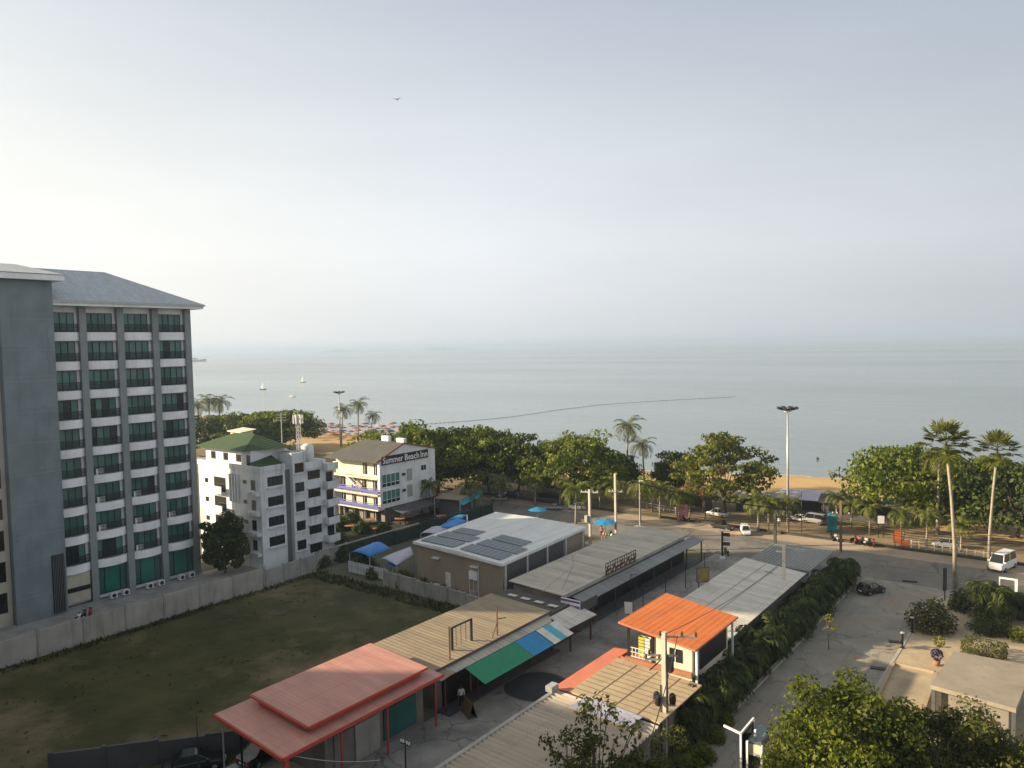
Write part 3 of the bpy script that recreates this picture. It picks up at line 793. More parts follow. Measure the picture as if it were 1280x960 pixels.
    for z in (7.35, 4.85):
        f = MB().box(-89.99, -89.94, 91.6, 92.7, z, z+.8).build('window', M['win_dark'], T)
        MB().box(-89.94, -89.92, 92.12, 92.18, z, z+.8).build('frame', M['white'], f)
    MB().box(-90.6, -89.6, 87, 94.8, .0, 1.9).build('lower_wall', M['white'], T)
inn()

# ================================================================ brown building with white roof and solar panels
def brown():
    T = thing('warehouse', 'brown walled building with a white metal roof carrying six solar panels', 'building', (-58, 70, 0))
    FL, FR, BR, BL = (-63.8, 63.8), (-49.6, 62.3), (-50.7, 80.4), (-65.4, 81.0)
    MB().prism([FL, FR, BR, BL], 0, 4.8).build('wall', M['brown_wall'], T)
    P = lambda u, v, z: ((FL[0]*(1-u)+FR[0]*u)*(1-v)+(BL[0]*(1-u)+BR[0]*u)*v, (FL[1]*(1-u)+FR[1]*u)*(1-v)+(BL[1]*(1-u)+BR[1]*u)*v, z)
    rz = lambda u: 5.02 + .16*(1-abs(u-.48)/.52)
    r = MB()
    r.sheet([P(-.015, -.02, 5.02), P(.48, -.02, 5.18), P(.48, 1.01, 5.18), P(-.015, 1.01, 5.02)], .22)
    r.sheet([P(.48, -.02, 5.18), P(1.015, -.02, 5.02), P(1.015, 1.01, 5.02), P(.48, 1.01, 5.18)], .22)
    r.build('roof', M['white_roof'], T)
    for u0, u1 in ((.03, .43), (.51, .95)):
        for v0, v1 in ((.02, .155), (.175, .305), (.325, .455)):
            uu1 = u1 if v0 < .3 else u1-.10
            z = lambda u: rz(u)+.10
            q = MB().sheet([P(u0+v0*.16, v0, z(u0)), P(uu1+v0*.1, v0, z(uu1)), P(uu1+v0*.1, v1, z(uu1)), P(u0+v0*.16, v1, z(u0))], .05)
            s = q.build('solar_panel', M['solar'], T)
            gl = MB()
            n = 8
            for k in range(n+1):
                u = u0+v0*.13+(uu1-u0)*k/n; a, b = P(u, v0, z(u)+.006), P(u, v1, z(u)+.006); gl.bar(a, b, .05, .012)
            a, b = P(u0+v0*.13, (v0+v1)/2, z(u0)+.012), P(uu1+v0*.13, (v0+v1)/2, z(uu1)+.012); gl.bar(a, b, .05, .012)
            gl.build('frame', M['steel'], s)
    # the side towards the lane: posts, dark panels, an open bay
    sd = MB()
    for k in range(5):
        v = .02+k*.235; a = P(1.008, v, 0); MB().bar((a[0], a[1], 0), (a[0], a[1], 4.8), .2).build('post', M['stripe_white'], T)
    a, b = P(1.004, .03, 0), P(1.004, .70, 0); sd.bar((a[0], a[1], 2.3), (b[0], b[1], 2.3), .05, 4.4)
    sd.build('side_panel', M['dark_wall'], T)
    tr = MB(); a, b = P(-.018, -.024, 4.9), P(1.018, -.024, 4.9); tr.bar(a, b, .08, .3); c_ = P(1.018, 1.012, 4.9); tr.bar(b, c_, .08, .3); tr.build('fascia', M['white'], T)
    # fittings on the front wall
    fa = lambda u, o=.0: (FL[0]+(FR[0]-FL[0])*u, FL[1]+(FR[1]-FL[1])*u-.04-o)
    def fit(name, u, z0, z1, w_, dp, mat):
        x, y = fa(u); return MB().box(x, x+w_, y-dp, y, z0, z1).build(name, mat, T)
    fit('door', .36, .6, 2.3, .8, .05, M['stripe_white'])
    for u in (.655, .70): 
        a = fit('air_conditioner', u, 2.4, 3.3, .62, .35, M['white'])
    fit('vent_hood', .67, 3.75, 3.9, 1.1, .4, M['white']); fit('vent_hood', .22, 3.6, 3.75, 1.1, .4, M['white'])
    cb = MB()
    for u in (.64, .69, .735, .745):
        x, y = fa(u, .03); cb.bar((x, y, .3), (x, y, 4.4 if u == .745 else 2.5), .07)
    cb.build('pipe', M['stripe_white'], T)
    fit('meter_box', .66, .6, 1.1, .9, .25, M['steel'])
brown()
for i, (u, s_) in enumerate(((-62.5, .35), (-61.1, .42), (-59.6, .38), (-56.4, .3))):
    t = thing('rubble_sack', ['grey sack of rubble nearest the tarps at the foot of the brown building', 'bulging pale sack second from the tarps by the brown building', 'slumped pale sack third along the brown building wall', 'small white bundle beside the door of the brown building'][i], 'sack', (u, 62.6, 0))
    MB().lathe([(0, 0), (s_*1.5, .05), (s_*1.8, s_), (s_*1.3, s_*2), (.12, s_*2.6), (.0, s_*2.7)], 9, (u, 62.6)).build('sack', M['stripe_white'], t, True)
    MB().lathe([(.1, s_*2.62), (.2, s_*2.9), (0, s_*2.85)], 7, (u, 62.6)).build('tie', M['rust'], t)
# ================================================================ market sheds along the lane
def posts(T, xs, ys, z1, mat=None, w_=.14, name='post'):
    for x in xs:
        for y in ys: MB().box(x-w_/2, x+w_/2, y-w_/2, y+w_/2, 0, z1).build(name, mat or M['rust'], T)

def market():
    T = thing('market_hall', 'long open market shed with a weathered grey fibre cement roof by the lane', 'market building', (-44, 75, 0))
    MB().box(-47.4, -41.3, 61.3, 89.2, 0, 3.3).build('back_wall', M['shop_wall'], T)
    for k in range(7):
        y = 62.5+k*3.8; d = MB().box(-41.29, -41.2, y, y+3.6, .1, 2.7).build('stall_shade', M['black'], T)  # solid black panels painted as the shade beneath the awning
        if k in (0,): MB().box(-41.2, -41.14, y+.1, y+2.9, .1, 2.4).build('shutter', M['concrete'], d)
    MB().sheet([(-47.8, 61.0, 3.75), (-41.0, 60.9, 3.45), (-41.0, 89.6, 3.45), (-48.2, 89.4, 3.75)], .10).build('roof', M['grey_roof'], T)
    MB().bar((-40.93, 60.9, 3.3), (-40.93, 89.6, 3.3), .08, .34).build('fascia', M['concrete_light'], T)
    MB().sheet([(-40.8, 62.2, 3.02), (-39.2, 62.2, 2.72), (-39.2, 90.6, 2.72), (-40.8, 90.6, 3.02)], .06).build('awning', ribbed('grey_awning', (.27, .275, .27), 'Y', .3, .6, .3), T)
    posts(T, (-39.5,), [64 + k*4.4 for k in range(7)], 2.7)
    MB().box(-41.1, -39.4, 61.3, 90, .013, .14).build('floor', M['dark_wall'], T)  # floor coloured dark to stand for the shade under the roof
    # lean purple sign at its near end
    s = MB().box(-40.9, -38.7, 60.35, 60.45, 2.35, 3.45).build('sign', M['sign_white'], T)
    b = MB()
    for z in (2.35, 2.72, 3.2): b.box(-40.86, -38.74, 60.30, 60.348, z, z+.2)
    b.build('stripe', M['sign_purple'], s)
    MB().box(-38.69, -38.6, 60.4, 63.4, 2.3, 3.3).build('sign', M['dark_wall'], T)
    # rooftop letter frame
    f = MB(); y0, y1 = 68.6, 75.2
    for z in (3.55, 3.95, 4.35, 4.75): f.bar((-40.7, y0, z), (-40.7, y1, z), .07)
    for k in range(14): y = y0+(y1-y0)*k/13; f.bar((-40.7, y, 3.4), (-40.7, y, 4.8), .06)
    for k in range(13): y = y0+(y1-y0)*k/13; f.bar((-40.68, y, 3.6+.3*(k % 2)), (-40.68, y+.5, 4.4-.3*(k % 3)), .12)
    f.build('sign_frame', M['rust'], T)
market()

def link():
    T = thing('shop_building', 'low flat shed with a dark roof between the beige roofed shed and the market shed', 'shed', (-43, 58.8, 0))
    MB().box(-47.2, -40.2, 56.9, 60.7, 0, 2.9).build('wall', M['shop_wall'], T)
    MB().sheet([(-47.4, 56.85, 3.05), (-39.9, 56.85, 2.95), (-39.9, 60.75, 2.95), (-47.4, 60.75, 3.05)], .1).build('roof', M['dark_roof'], T)
    for k in range(4): MB().box(-46.4+k*1.7, -45.4+k*1.7, 58.9-.1*k, 59.4-.1*k, 3.06, 3.1).build('roof_patch', M['pale_roof'], T)
    MB().sheet([(-39.7, 56.6, 2.85), (-37.4, 56.3, 2.35), (-37.2, 60.9, 2.35), (-39.7, 61.0, 2.85)], .06).build('awning', M['pale_roof'], T)
    posts(T, (-37.6,), (56.9, 60.4), 2.3)
link()

def beige():
    T = thing('shop_building', 'single storey shop row with a wide beige fibre cement roof beside the field', 'shop row', (-43, 49, 0))
    MB().box(-46.2, -39.9, 41.6, 56.4, 0, 3.2).build('wall', M['shop_wall'], T)
    MB().sheet([(-46.6, 41.0, 3.85), (-39.5, 41.0, 3.45), (-39.6, 56.7, 3.45), (-46.6, 56.6, 3.85)], .09).build('roof', M['beige_roof'], T)
    MB().sheet([(-39.62, 41.8, 3.2), (-38.7, 41.8, 3.0), (-38.7, 55.6, 3.0), (-39.62, 56.4, 3.2)], .05).build('eave_strip', M['grey_roof'], T)
    MB().bar((-39.45, 41.0, 3.38), (-39.5, 56.7, 3.38), .05, .2).build('fascia', M['dark_wall'], T)
    MB().sheet([(-39.6, 40.2, 3.3), (-38.4, 40.6, 3.1), (-38.6, 42.4, 3.1), (-39.6, 42.0, 3.3)], .05).build('eave_strip', M['beige_roof'], T)
    for k in range(4):
        y = 42.2+k*3.55; MB().box(-39.89, -39.8, y, y+3.2, .1, 2.6).build('stall_shade', M['black'], T)  # black panels on the wall stand in for shade under the awnings
    posts(T, (-39.0,), (41.6, 45.4, 49, 52.6, 56), 3.0)
    MB().box(-39.79, -38.4, 41.4, 56.4, .013, .12).build('floor', M['dark_wall'], T)  # dark floor colour carries the shade below the awnings
    def awn(y0, y1, mat, lab):
        q = MB().sheet([(-38.65, y0, 2.95), (-36.6, y0-.1, 2.25), (-36.6, y1-.1, 2.25), (-38.65, y1, 2.95)], .04).build('awning', mat, T); q['label'] = lab
    awn(43.6, 50.0, M['green_awning'], 'green canvas awning'); awn(50.02, 52.9, M['blue_awning'], 'bright blue canvas awning')
    for k, mm in enumerate((M['stripe_white'], M['cyan_awning'], M['stripe_white'])): awn(53.05+k*1.0, 54.03+k*1.0, mm, ['white awning strip', 'pale blue awning strip', 'white awning strip'][k])
    fr = MB()
    for x, y, h_ in ((-39.9, 43.2, 6.1), (-39.9, 49.2, 5.9)): fr.bar((x, y, 3.3), (x, y, h_), .09)
    fr.bar((-39.9, 49.2, 4.9), (-39.5, 49.9, 4.9), .07); fr.bar((-39.9, 49.2, 4.6), (-39.9, 48.5, 3.5), .06)
    fr.build('roof_pole', M['rust'], T)
    f2 = MB()
    for y in (44.6, 47.0): f2.bar((-40.9, y, 3.5), (-40.9, y, 5.4), .16)
    f2.bar((-40.9, 44.6, 5.35), (-40.9, 47.0, 5.35), .12)
    for k in range(3): f2.bar((-40.9, 45.1+k*.6, 3.7), (-40.9, 45.1+k*.6, 5.3), .03)
    f2.build('sign_frame', M['black'], T)
beige()

def pink():
    T = thing('carport', 'two tiered pink red metal roofed shop and carport at the near end of the lane', 'carport', (-41.5, 33, 0))
    MB().box(-44.6, -39.4, 30.5, 39.6, 0, 3.7).build('wall', M['shop_wall'], T)
    MB().sheet([(-45.6, 26.6, 4.25), (-37.9, 26.3, 3.85), (-37.9, 40.3, 3.85), (-45.6, 40.2, 4.25)], .1).build('lower_roof', M['pink_roof'], T)
    MB().sheet([(-45.0, 28.9, 4.85), (-38.75, 28.8, 4.48), (-38.75, 39.5, 4.48), (-45.0, 39.6, 4.85)], .12).build('upper_roof', M['pink_roof'], T)
    w = MB(); w.box(-44.4, -39.1, 29.1, 29.25, 4.0, 4.5); w.box(-39.25, -39.1, 29.25, 39.1, 3.9, 4.4); w.build('clerestory', M['red_steel'], T)
    t = MB(); t.bar((-37.85, 26.25, 3.78), (-37.85, 40.3, 3.78), .08, .22); t.bar((-45.6, 26.5, 4.15), (-37.9, 26.2, 3.76), .08, .22)
    t.bar((-38.7, 28.75, 4.40), (-38.7, 39.5, 4.40), .07, .16); t.bar((-45.0, 28.8, 4.76), (-38.75, 28.7, 4.40), .07, .16); t.build('fascia', M['red_steel'], T)
    MB().box(-38.35, -38.05, 26.5, 26.8, 0, 3.75).build('corner_post', M['red_steel'], T)
    posts(T, (-45.3,), (26.9,), 4.1, M['steel'], .08); posts(T, (-43.2, ), (26.9,), 4.0, M['black'], .1)
    posts(T, (-38.3,), (31.0, 35, 39.8), 3.7, M['red_steel'], .1)
    for k, (y, w_, mm) in enumerate(((31.2, 1.6, 'shop_wall'), (33.0, 2.2, 'concrete_light'), (35.6, 3.2, 'teal_glass'))):
        MB().box(-39.39, -39.3, y, y+w_, .4 if k == 2 else .05, 2.6).build('shop_front', M[mm], T)
    MB().box(-46, -38, 26.2, 30.5, .013, .1).build('floor', M['concrete_light'], T)
pink()

def corr():
    T = thing('shed', 'long shed with a ribbed corrugated roof across the lane from the carport', 'shed', (-26, 37, 0))
    MB().box(-29.3, -22.7, 20, 43.6, 0, 2.9).build('wall', M['shop_wall'], T)
    r = MB(); n = 58
    # real corrugations across the slope
    xs = (-30.2, -22.2); zs = (3.3, 3.0); y0, y1 = 19, 44.0
    pts = []
    for k in range(2*n+1):
        y = y0+(y1-y0)*k/(2*n); dz = .08 if k % 2 else -.08
        pts.append(((xs[0], y, zs[0]+dz), (xs[1], y, zs[1]+dz)))
    vs = [p for a in pts for p in a]
    r.add(vs, [(2*k, 2*k+1, 2*k+3, 2*k+2) for k in range(2*n)])
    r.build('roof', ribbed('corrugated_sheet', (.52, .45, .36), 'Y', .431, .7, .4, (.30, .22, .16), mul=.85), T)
    MB().bar((-30.28, 19, 3.3), (-30.28, 44.1, 3.3), .28, .16).build('ridge_cap', M['concrete_light'], T)
corr()

def beige2():
    T = thing('shed', 'low shop shed with a sandy panelled roof and an orange strip below the orange cottage', 'shed', (-26, 47, 0))
    MB().box(-28.6, -22.9, 44.3, 50.6, 0, 2.9).build('wall', M['shop_wall'], T)
    MB().sheet([(-29.4, 44.15, 3.35), (-22.3, 44.15, 3.1), (-22.3, 50.9, 3.1), (-29.4, 51.2, 3.35)], .09).build('roof', paint('sandy_roof', (.43, .34, .22), .8, .15, .5, (.22, .17, .12)), T)
    j = MB()
    for k in range(9): y = 44.9+k*.68; j.bar((-29.3, y, 3.362), (-22.4, y, 3.115), .07, .02)
    for k in range(3): x = -27.6+k*1.8; z = 3.35-(x+29.4)*.0352+.014; j.bar((x, 44.2, z), (x, 50.9, z), .06, .02)
    j.build('roof_joint', paint('joint_brown', (.20, .15, .10), .9), T)
    MB().sheet([(-30.9, 44.2, 3.15), (-29.45, 44.2, 3.3), (-29.45, 53.2, 3.3), (-30.9, 53.2, 3.15)], .06).build('orange_strip', M['orange_strip'], T)
    MB().sheet([(-27.8, 41.9, 3.62), (-23.4, 41.9, 3.45), (-23.4, 43.9, 3.3), (-27.8, 44.1, 3.5)], .05).build('roof_sheet', M['lilac_tarp'], T)
    MB().box(-30.75, -30.2, 43.2, 44.05, 3.35, 3.75).build('roof_vent', M['steel'], T)
beige2()

def cottage():
    T = thing('cottage', 'two storey cream cottage with a bright orange metal roof and an open terrace', 'cottage', (-26, 55, 0))
    x0, x1, y0, y1 = -29.3, -22.9, 51.2, 59.5
    MB().sheet([(x0, y0, 6.25), (x1, y0, 5.45), (x1, y1, 5.45), (x0, y1, 6.25)], .10).build('roof', M['orange_roof'], T)
    MB().box(-26.6, -23.5, 51.9, 58.8, 0, 5.5).build('wall', M['cream'], T)
    MB().box(-23.49, -23.44, 53.2, 58.4, 3.1, 5.3).build('side_opening', M['black'], T)
    MB().box(-28.9, -26.6, 51.9, 58.8, 0, 3.1).build('terrace_base', M['terracotta'], T)
    MB().box(-29.0, -23.4, 51.55, 51.88, 3.05, 3.4).build('terrace_edge', M['terracotta'], T)
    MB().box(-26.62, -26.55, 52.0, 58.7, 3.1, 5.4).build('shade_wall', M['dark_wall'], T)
    for x, y in ((-28.8, 51.9), (-28.8, 58.8), (-26.7, 51.85)): MB().box(x-.09, x+.09, y-.09, y+.09, 3.1, 6.1 if x < -28 else 5.7).build('post', M['black'], T)
    for y in (51.9, 58.9): MB().box(-23.2, -23.05, y-.07, y+.07, 0, 5.4).build('post', M['white'], T)
    f = MB().box(-25.3, -24.3, 51.82, 51.89, 3.9, 4.9).build('window', M['win_dark'], T)
    MB().box(-24.83, -24.77, 51.78, 51.82, 3.9, 4.9).build('frame', M['white'], f)
    f = MB().box(-23.43, -23.36, 52.3, 53.0, 3.4, 5.0).build('window', M['teal_glass'], T)
    MB().box(-23.36, -23.33, 52.62, 52.68, 3.4, 5.0).build('frame', M['white'], f)
    rl = MB()
    for z in (.35, .7, 1.05): rl.bar((-28.8, 51.9, 3.1+z), (-26.7, 51.9, 3.1+z), .05)
    for k in range(8): x = -28.8+k*.3; rl.bar((x, 51.9, 3.1), (x, 51.9, 4.15), .045)
    rl.build('railing', M['stripe_white'], T)
    st = MB()
    for k in range(6): st.box(-30.2+.0, -29.0, 53.0+.3*k, 53.3+.3*k, 0, 3.0-.45*k)
    st.build('stair', M['orange_strip'], T)
    for k, mm in enumerate(('cyan_awning', 'sign_yellow', 'green_awning')):
        pass
    t = MB(); t.bar((x1+.02, y0, 5.4), (x1+.02, y1, 5.4), .05, .16); t.bar((x0, y0-.02, 6.2), (x1, y0-.02, 5.4), .05, .16); t.build('fascia', M['orange_strip'], T)
    # shelving on the terrace holds colourful stock
cottage()
for i, (x, mm, lb) in enumerate(((-28.3, 'leaf_yellow', 'yellow green crate'), (-27.75, 'stripe_white', 'white crate'), (-27.2, 'red_cloth', 'red crate'))):
    t = thing('crate', f'{lb} stacked on the terrace of the orange roofed cottage', 'crate', (x, 53.2, 3.1))
    q = MB(); q.box(x-.24, x+.24, 53.0, 53.4, 3.1, 3.14)
    for k in range(6): q.box(x-.24, x+.24, 53.0, 53.03, 3.14+k*.26, 3.34+k*.26); q.box(x-.24, x+.24, 53.37, 53.4, 3.14+k*.26, 3.34+k*.26); q.box(x-.24, x-.21, 53.03, 53.37, 3.14+k*.26, 3.34+k*.26); q.box(x+.21, x+.24, 53.03, 53.37, 3.14+k*.26, 3.34+k*.26)
    q.build('side', M[mm] if mm != 'leaf_yellow' else flat('crate_yellow', (.42, .45, .04)), t)
    MB().box(x-.2, x+.2, 53.04, 53.36, 3.15, 4.5).build('stock', M['jeans'], t)

def white_shed():
    T = thing('market_hall', 'long market shed with a plain pale grey roof between the lane and the palm hedge', 'market building', (-27, 71, 0))
    MB().box(-29.6, -24.6, 60.8, 82.0, 0, 2.9).build('wall', M['shop_wall'], T)
    MB().sheet([(-30.8, 60.2, 3.6), (-23.9, 60.0, 3.05), (-24.1, 82.3, 3.05), (-31.0, 82.7, 3.6)], .1).build('roof', M['pale_roof'], T)
    j = MB()
    for x in (-28.2, -26.9): z = 3.6-(x+30.8)*.0797+.012; j.bar((x-.2, 60.4, z), (x-.2, 82.2, z), .09, .02)
    for x, y in ((-26.9, 63.6), (-25.4, 64.3), (-27.2, 79.6)): z = 3.6-(x+30.8)*.0797+.02; j.bar((x-.4, y, z+.03), (x+.4, y, z), .16, .03)
    j.build('roof_seam', M['concrete'], T)
    MB().bar((-23.88, 60.0, 2.98), (-24.06, 82.3, 2.98), .05, .18).build('fascia', M['dark_wall'], T)
    for k in range(5): y = 61.5+k*4.1; MB().box(-29.7, -29.6, y, y+3.2, .1, 2.6).build('stall_shade', M['black'], T)  # black panels painted as the dark inside the stalls
    posts(T, (-30.7,), (62, 67, 72, 77, 82), 3.4)
white_shed()

def shade():
    T = thing('pergola', 'dark lattice shade roof at the beach road end of the pale market shed', 'shade roof', (-27, 87, 0))
    q = MB(); x0, x1, y0, y1, z = -30.6, -23.9, 83.0, 91.6, 3.3
    n = 17
    for k in range(n+1):
        x = x0+(x1-x0)*k/n; q.bar((x, y0, z), (x, y1, z), .10, .04)
    m_ = 22
    for k in range(m_+1):
        y = y0+(y1-y0)*k/m_; q.bar((x0, y, z+.041), (x1, y, z+.041), .09, .04)
    q.build('lattice', flat('lattice_grey', (.33, .35, .34), .5), T)
    MB().sheet([(x0, y0, 2.9), (x0+2.3, y0, 2.9), (x0+2.3, y1, 2.9), (x0, y1, 2.9)], .06).build('roof_sheet', M['dark_roof'], T)
    e = MB()
    for a, b in (((x0, y0), (x1, y0)), ((x1, y0), (x1, y1)), ((x1, y1), (x0, y1)), ((x0, y1), (x0, y0))): e.bar((*a, z-.08), (*b, z-.08), .1, .16)
    e.build('beam', M['steel'], T)
    posts(T, (x0+.1, x1-.1), (y0+.1, 87, y1-.1), z-.1, M['steel'], .12)
    MB().box(x0+2.6, x1-.4, y0+.6, y1-.6, .013, 1.6).build('counter', M['black'], T)  # black block added under the lattice to paint its shade
shade()

# ================================================================ tarps, canopies and the open air restaurant by the inn
def tarp(label, quad, mat, name='tarpaulin', cat='tarpaulin', sag=.25, legs=True, group=None):
    c = sum((Vector(p) for p in quad), Vector())/4
    T = thing(name, label, cat, (c.x, c.y, 0), group)
    n = 6; vs = []
    for j in range(n+1):
        for i in range(n+1):
            u, v = i/n, j/n
            p = (Vector(quad[0])*(1-u)+Vector(quad[1])*u)*(1-v)+(Vector(quad[3])*(1-u)+Vector(quad[2])*u)*v
            p.z += sag*math.sin(math.pi*u)*(.6+.4*math.sin(3*v)) + .05*math.sin(7*u+5*v)
            vs.append(p)
    q = MB().add(vs, [(j*(n+1)+i, j*(n+1)+i+1, (j+1)*(n+1)+i+1, (j+1)*(n+1)+i) for j in range(n) for i in range(n)])
    o = q.build('canvas', mat, T, True)
    o.modifiers.new('thickness', 'SOLIDIFY').thickness = .03
    if legs:
        for p in quad: MB().box(p[0]-.05, p[0]+.05, p[1]-.05, p[1]+.05, 0, p[2]-.02).build('pole', M['steel'], T)
    return T
pz = lambda x, y, z: tuple(at(x, y, z))
tarp('bright blue tarpaulin stretched over a stall at the far corner of the field', [pz(437, 691, 2.3), pz(462, 696, 2.3), pz(488, 685, 2.6), pz(466, 678, 2.6)], M['blue_tarp'], sag=.5)
tarp('pale lilac tarpaulin roof between the blue tarpaulin and the brown building', [pz(476, 698, 2.4), pz(496, 707, 2.4), pz(517, 693, 2.6), pz(512, 683, 2.6)], M['lilac_tarp'], sag=.3)
tarp('small blue tarpaulin flap below the lilac tarpaulin at the fence', [pz(480, 704, 1.9), pz(491, 709, 1.9), pz(499, 706, 2.0), pz(488, 700, 2.0)], M['blue_tarp'], sag=.1)
tarp('pale lilac canopy behind the brown building, lower end of the blue stall covers', [pz(526, 667, 2.6), pz(548, 667, 2.6), pz(560, 660, 2.6), pz(540, 658, 2.6)], M['lilac_tarp'], sag=.2)
tarp('long blue stall cover beside the far left edge of the white roof', [pz(545, 661, 2.6), pz(568, 660, 2.6), pz(585, 650, 2.6), pz(562, 650, 2.6)], M['blue_tarp'], sag=.25)
tarp('light blue stall cover with a folded edge just above the long blue cover', [pz(560, 650, 2.7), pz(578, 648, 2.7), pz(584, 643, 2.7), pz(568, 645, 2.7)], M['blue_awning'], sag=.1)

def kiosk():
    T = thing('beach_shop', 'flat roofed shop with a beige roof and a bright blue side awning past the inn', 'shop', tuple(at(580, 640)))
    a = [at(543, 622, 3.2), at(575, 625, 3.2), at(600, 611, 3.2), at(575, 609, 3.2)]
    MB().sheet([tuple(p) for p in a], .12).build('roof', M['beige_roof'], T)
    b = [at(574, 626, 3.0), at(578, 632, 2.1), at(604, 618, 2.1), at(601, 612, 3.0)]
    MB().sheet([tuple(p) for p in b], .05).build('awning', M['cyan_awning'], T)
    c = sum(a, Vector())/4
    MB().prism([(c.x+(p.x-c.x)*.8, c.y+(p.y-c.y)*.8) for p in a], 0, 3.0).build('wall', M['dark_wall'], T)
    for p in a: MB().box(p.x-.06, p.x+.06, p.y-.06, p.y+.06, 0, 3.05).build('post', M['steel'], T)
kiosk()

def restaurant():
    T = thing('restaurant_fence', 'dark green mesh fence with a pale top beam around the restaurant beside the inn', 'fence', (-77.5, 79, 0))
    p0, p1 = at(452, 706), at(592, 641)
    p0.x = p1.x = -78.6; d = p1.y-p0.y
    MB().box(p0.x-.03, p0.x+.03, p0.y, p1.y, .15, 2.0).build('mesh', flat('green_mesh', (.012, .035, .028), .8, var=.4), T)
    for k in range(11): MB().box(p0.x-.06, p0.x+.06, p0.y+d*k/10-.05, p0.y+d*k/10+.05, 0, 2.15).build('post', M['dark_metal'], T)
    MB().box(p0.x-.07, p0.x+.07, p0.y-4, p0.y+d*.45, 2.15, 2.3).build('beam', M['concrete_light'], T)
    MB().box(p0.x-.05, p0.x+.05, p0.y+d*.45, p1.y, 2.15, 2.25).build('beam', M['dark_metal'], T)
    U = thing('restaurant_pavilion', 'dark low roofed dining shelter against the side wall of the inn', 'restaurant', (-87, 88, 0))
    MB().sheet([(-89.5, 83.5, 2.35), (-86.2, 83.5, 2.0), (-86.6, 95.5, 2.0), (-89.5, 95.5, 2.35)], .08).build('roof', M['dark_wall'], U)
    posts(U, (-86.4,), (84, 88, 92, 95), 2.0, M['black'])
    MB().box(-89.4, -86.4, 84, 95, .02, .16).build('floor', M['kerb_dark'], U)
    struct('restaurant_ground', MB().poly([(-92, 66, .014), (-78.7, 66, .014), (-78.7, 94, .014), (-92, 94, .014)]), ground('dark_earth', (.045, .04, .03), (.03, .03, .022), .5, 5))
restaurant()
umb = None
def parasol_proto(name, cat, mat, r=1.5, h=2.4, flatn=.45, sides=8):
    T = thing(name, '', cat, (0, 0, 0), local=True)
    MB().lathe([(r, h-flatn), (r*.55, h-flatn*.42), (.04, h), (0, h+.02)], sides).build('canopy', mat, T)
    MB().tube([(0, 0, 0), (0, 0, h+.12)], .035, 6).build('pole', M['steel'], T)
    return T
tp = thing('cafe_table', '', 'table', (0, 0, 0), local=True)
MB().lathe([(0, .72), (.7, .72), (.72, .76), (0, .77)], 14).build('tabletop', M['terracotta'], tp)
MB().tube([(0, 0, 0), (0, 0, .72)], .05, 6).build('leg', M['dark_metal'], tp)
MB().lathe([(.3, 0), (.28, .04), (0, .05)], 10).build('foot', M['dark_metal'], tp)
for i, (x, y) in enumerate(((463, 656), (500, 655), (512, 652), (530, 647), (546, 643), (438, 664), (473, 668), (552, 652))):
    p = at(x, y, 0); place(tp, USED, p, i, f'round pinkish cafe table in the restaurant beside the inn, {ORD[i]} of eight', 'round tables of the restaurant', 1.25)
# ================================================================ trees and plants
def crown_quads(rng, W, H, zb, nclump, per, leaf, flat_=.55, hollow=.55, low=.15):
    """leaf clumps spread through a dome: uneven outline, tiers and gaps"""
    out = []
    cl = []
    for _ in range(nclump):
        a = rng.uniform(0, 2*math.pi); el = math.asin(rng.uniform(-low, 1))
        rr_ = rng.uniform(hollow, 1.0) ** .6 * rng.uniform(.82, 1.08)
        c = np.array([math.cos(a)*math.cos(el)*W/2*rr_, math.sin(a)*math.cos(el)*W/2*rr_, zb + (math.sin(el)*rr_+low)/(1+low)*H])
        cl.append(c)
        n = int(per*rng.uniform(.6, 1.4)); R_ = W*rng.uniform(.075, .15)
        P = rnd_unit(rng, n) * (rng.uniform(.2, 1, n)**.5)[:, None] * R_ * np.array([1, 1, flat_])
        N = rnd_unit(rng, n)*.75 + np.array([0, 0, .4]) + P/R_*1.0
        N /= np.linalg.norm(N, axis=1)[:, None]
        out.append(leaf_quads(rng, c+P, N, leaf))
    return np.concatenate(out), cl

def tree_proto(seed, name, cat, W, H, trunk_h, mat, nclump=46, per=70, leaf=.42, r=.28, bark=None, flat_=.55, low=.15, hollow=.5, limbs=9):
    rng = np.random.default_rng(seed); rr = random.Random(seed)
    T = thing(name, '', cat, (0, 0, 0), local=True)
    Q, cl = crown_quads(rng, W, H-trunk_h, trunk_h, nclump, per, leaf, flat_, hollow, low)
    quads('crown', Q, mat, T)
    t = MB(); bend = rr.uniform(-.4, .4)
    fork = Vector((bend, rr.uniform(-.3, .3), trunk_h*.75))
    t.tube([(0, 0, -.1), (bend*.4, 0, trunk_h*.4), fork], [r*1.1, r*.85, r*.65], 8)
    for c in rr.sample(cl, min(limbs, len(cl))):
        c = Vector(c); md = fork.lerp(c, .5)+Vector((0, 0, -.08*H+rr.uniform(0, .1*H)))
        t.tube([fork, md, c], [r*.4, r*.2, .03], 6)
    t.build('trunk', bark or M['bark'], T, True)
    return T

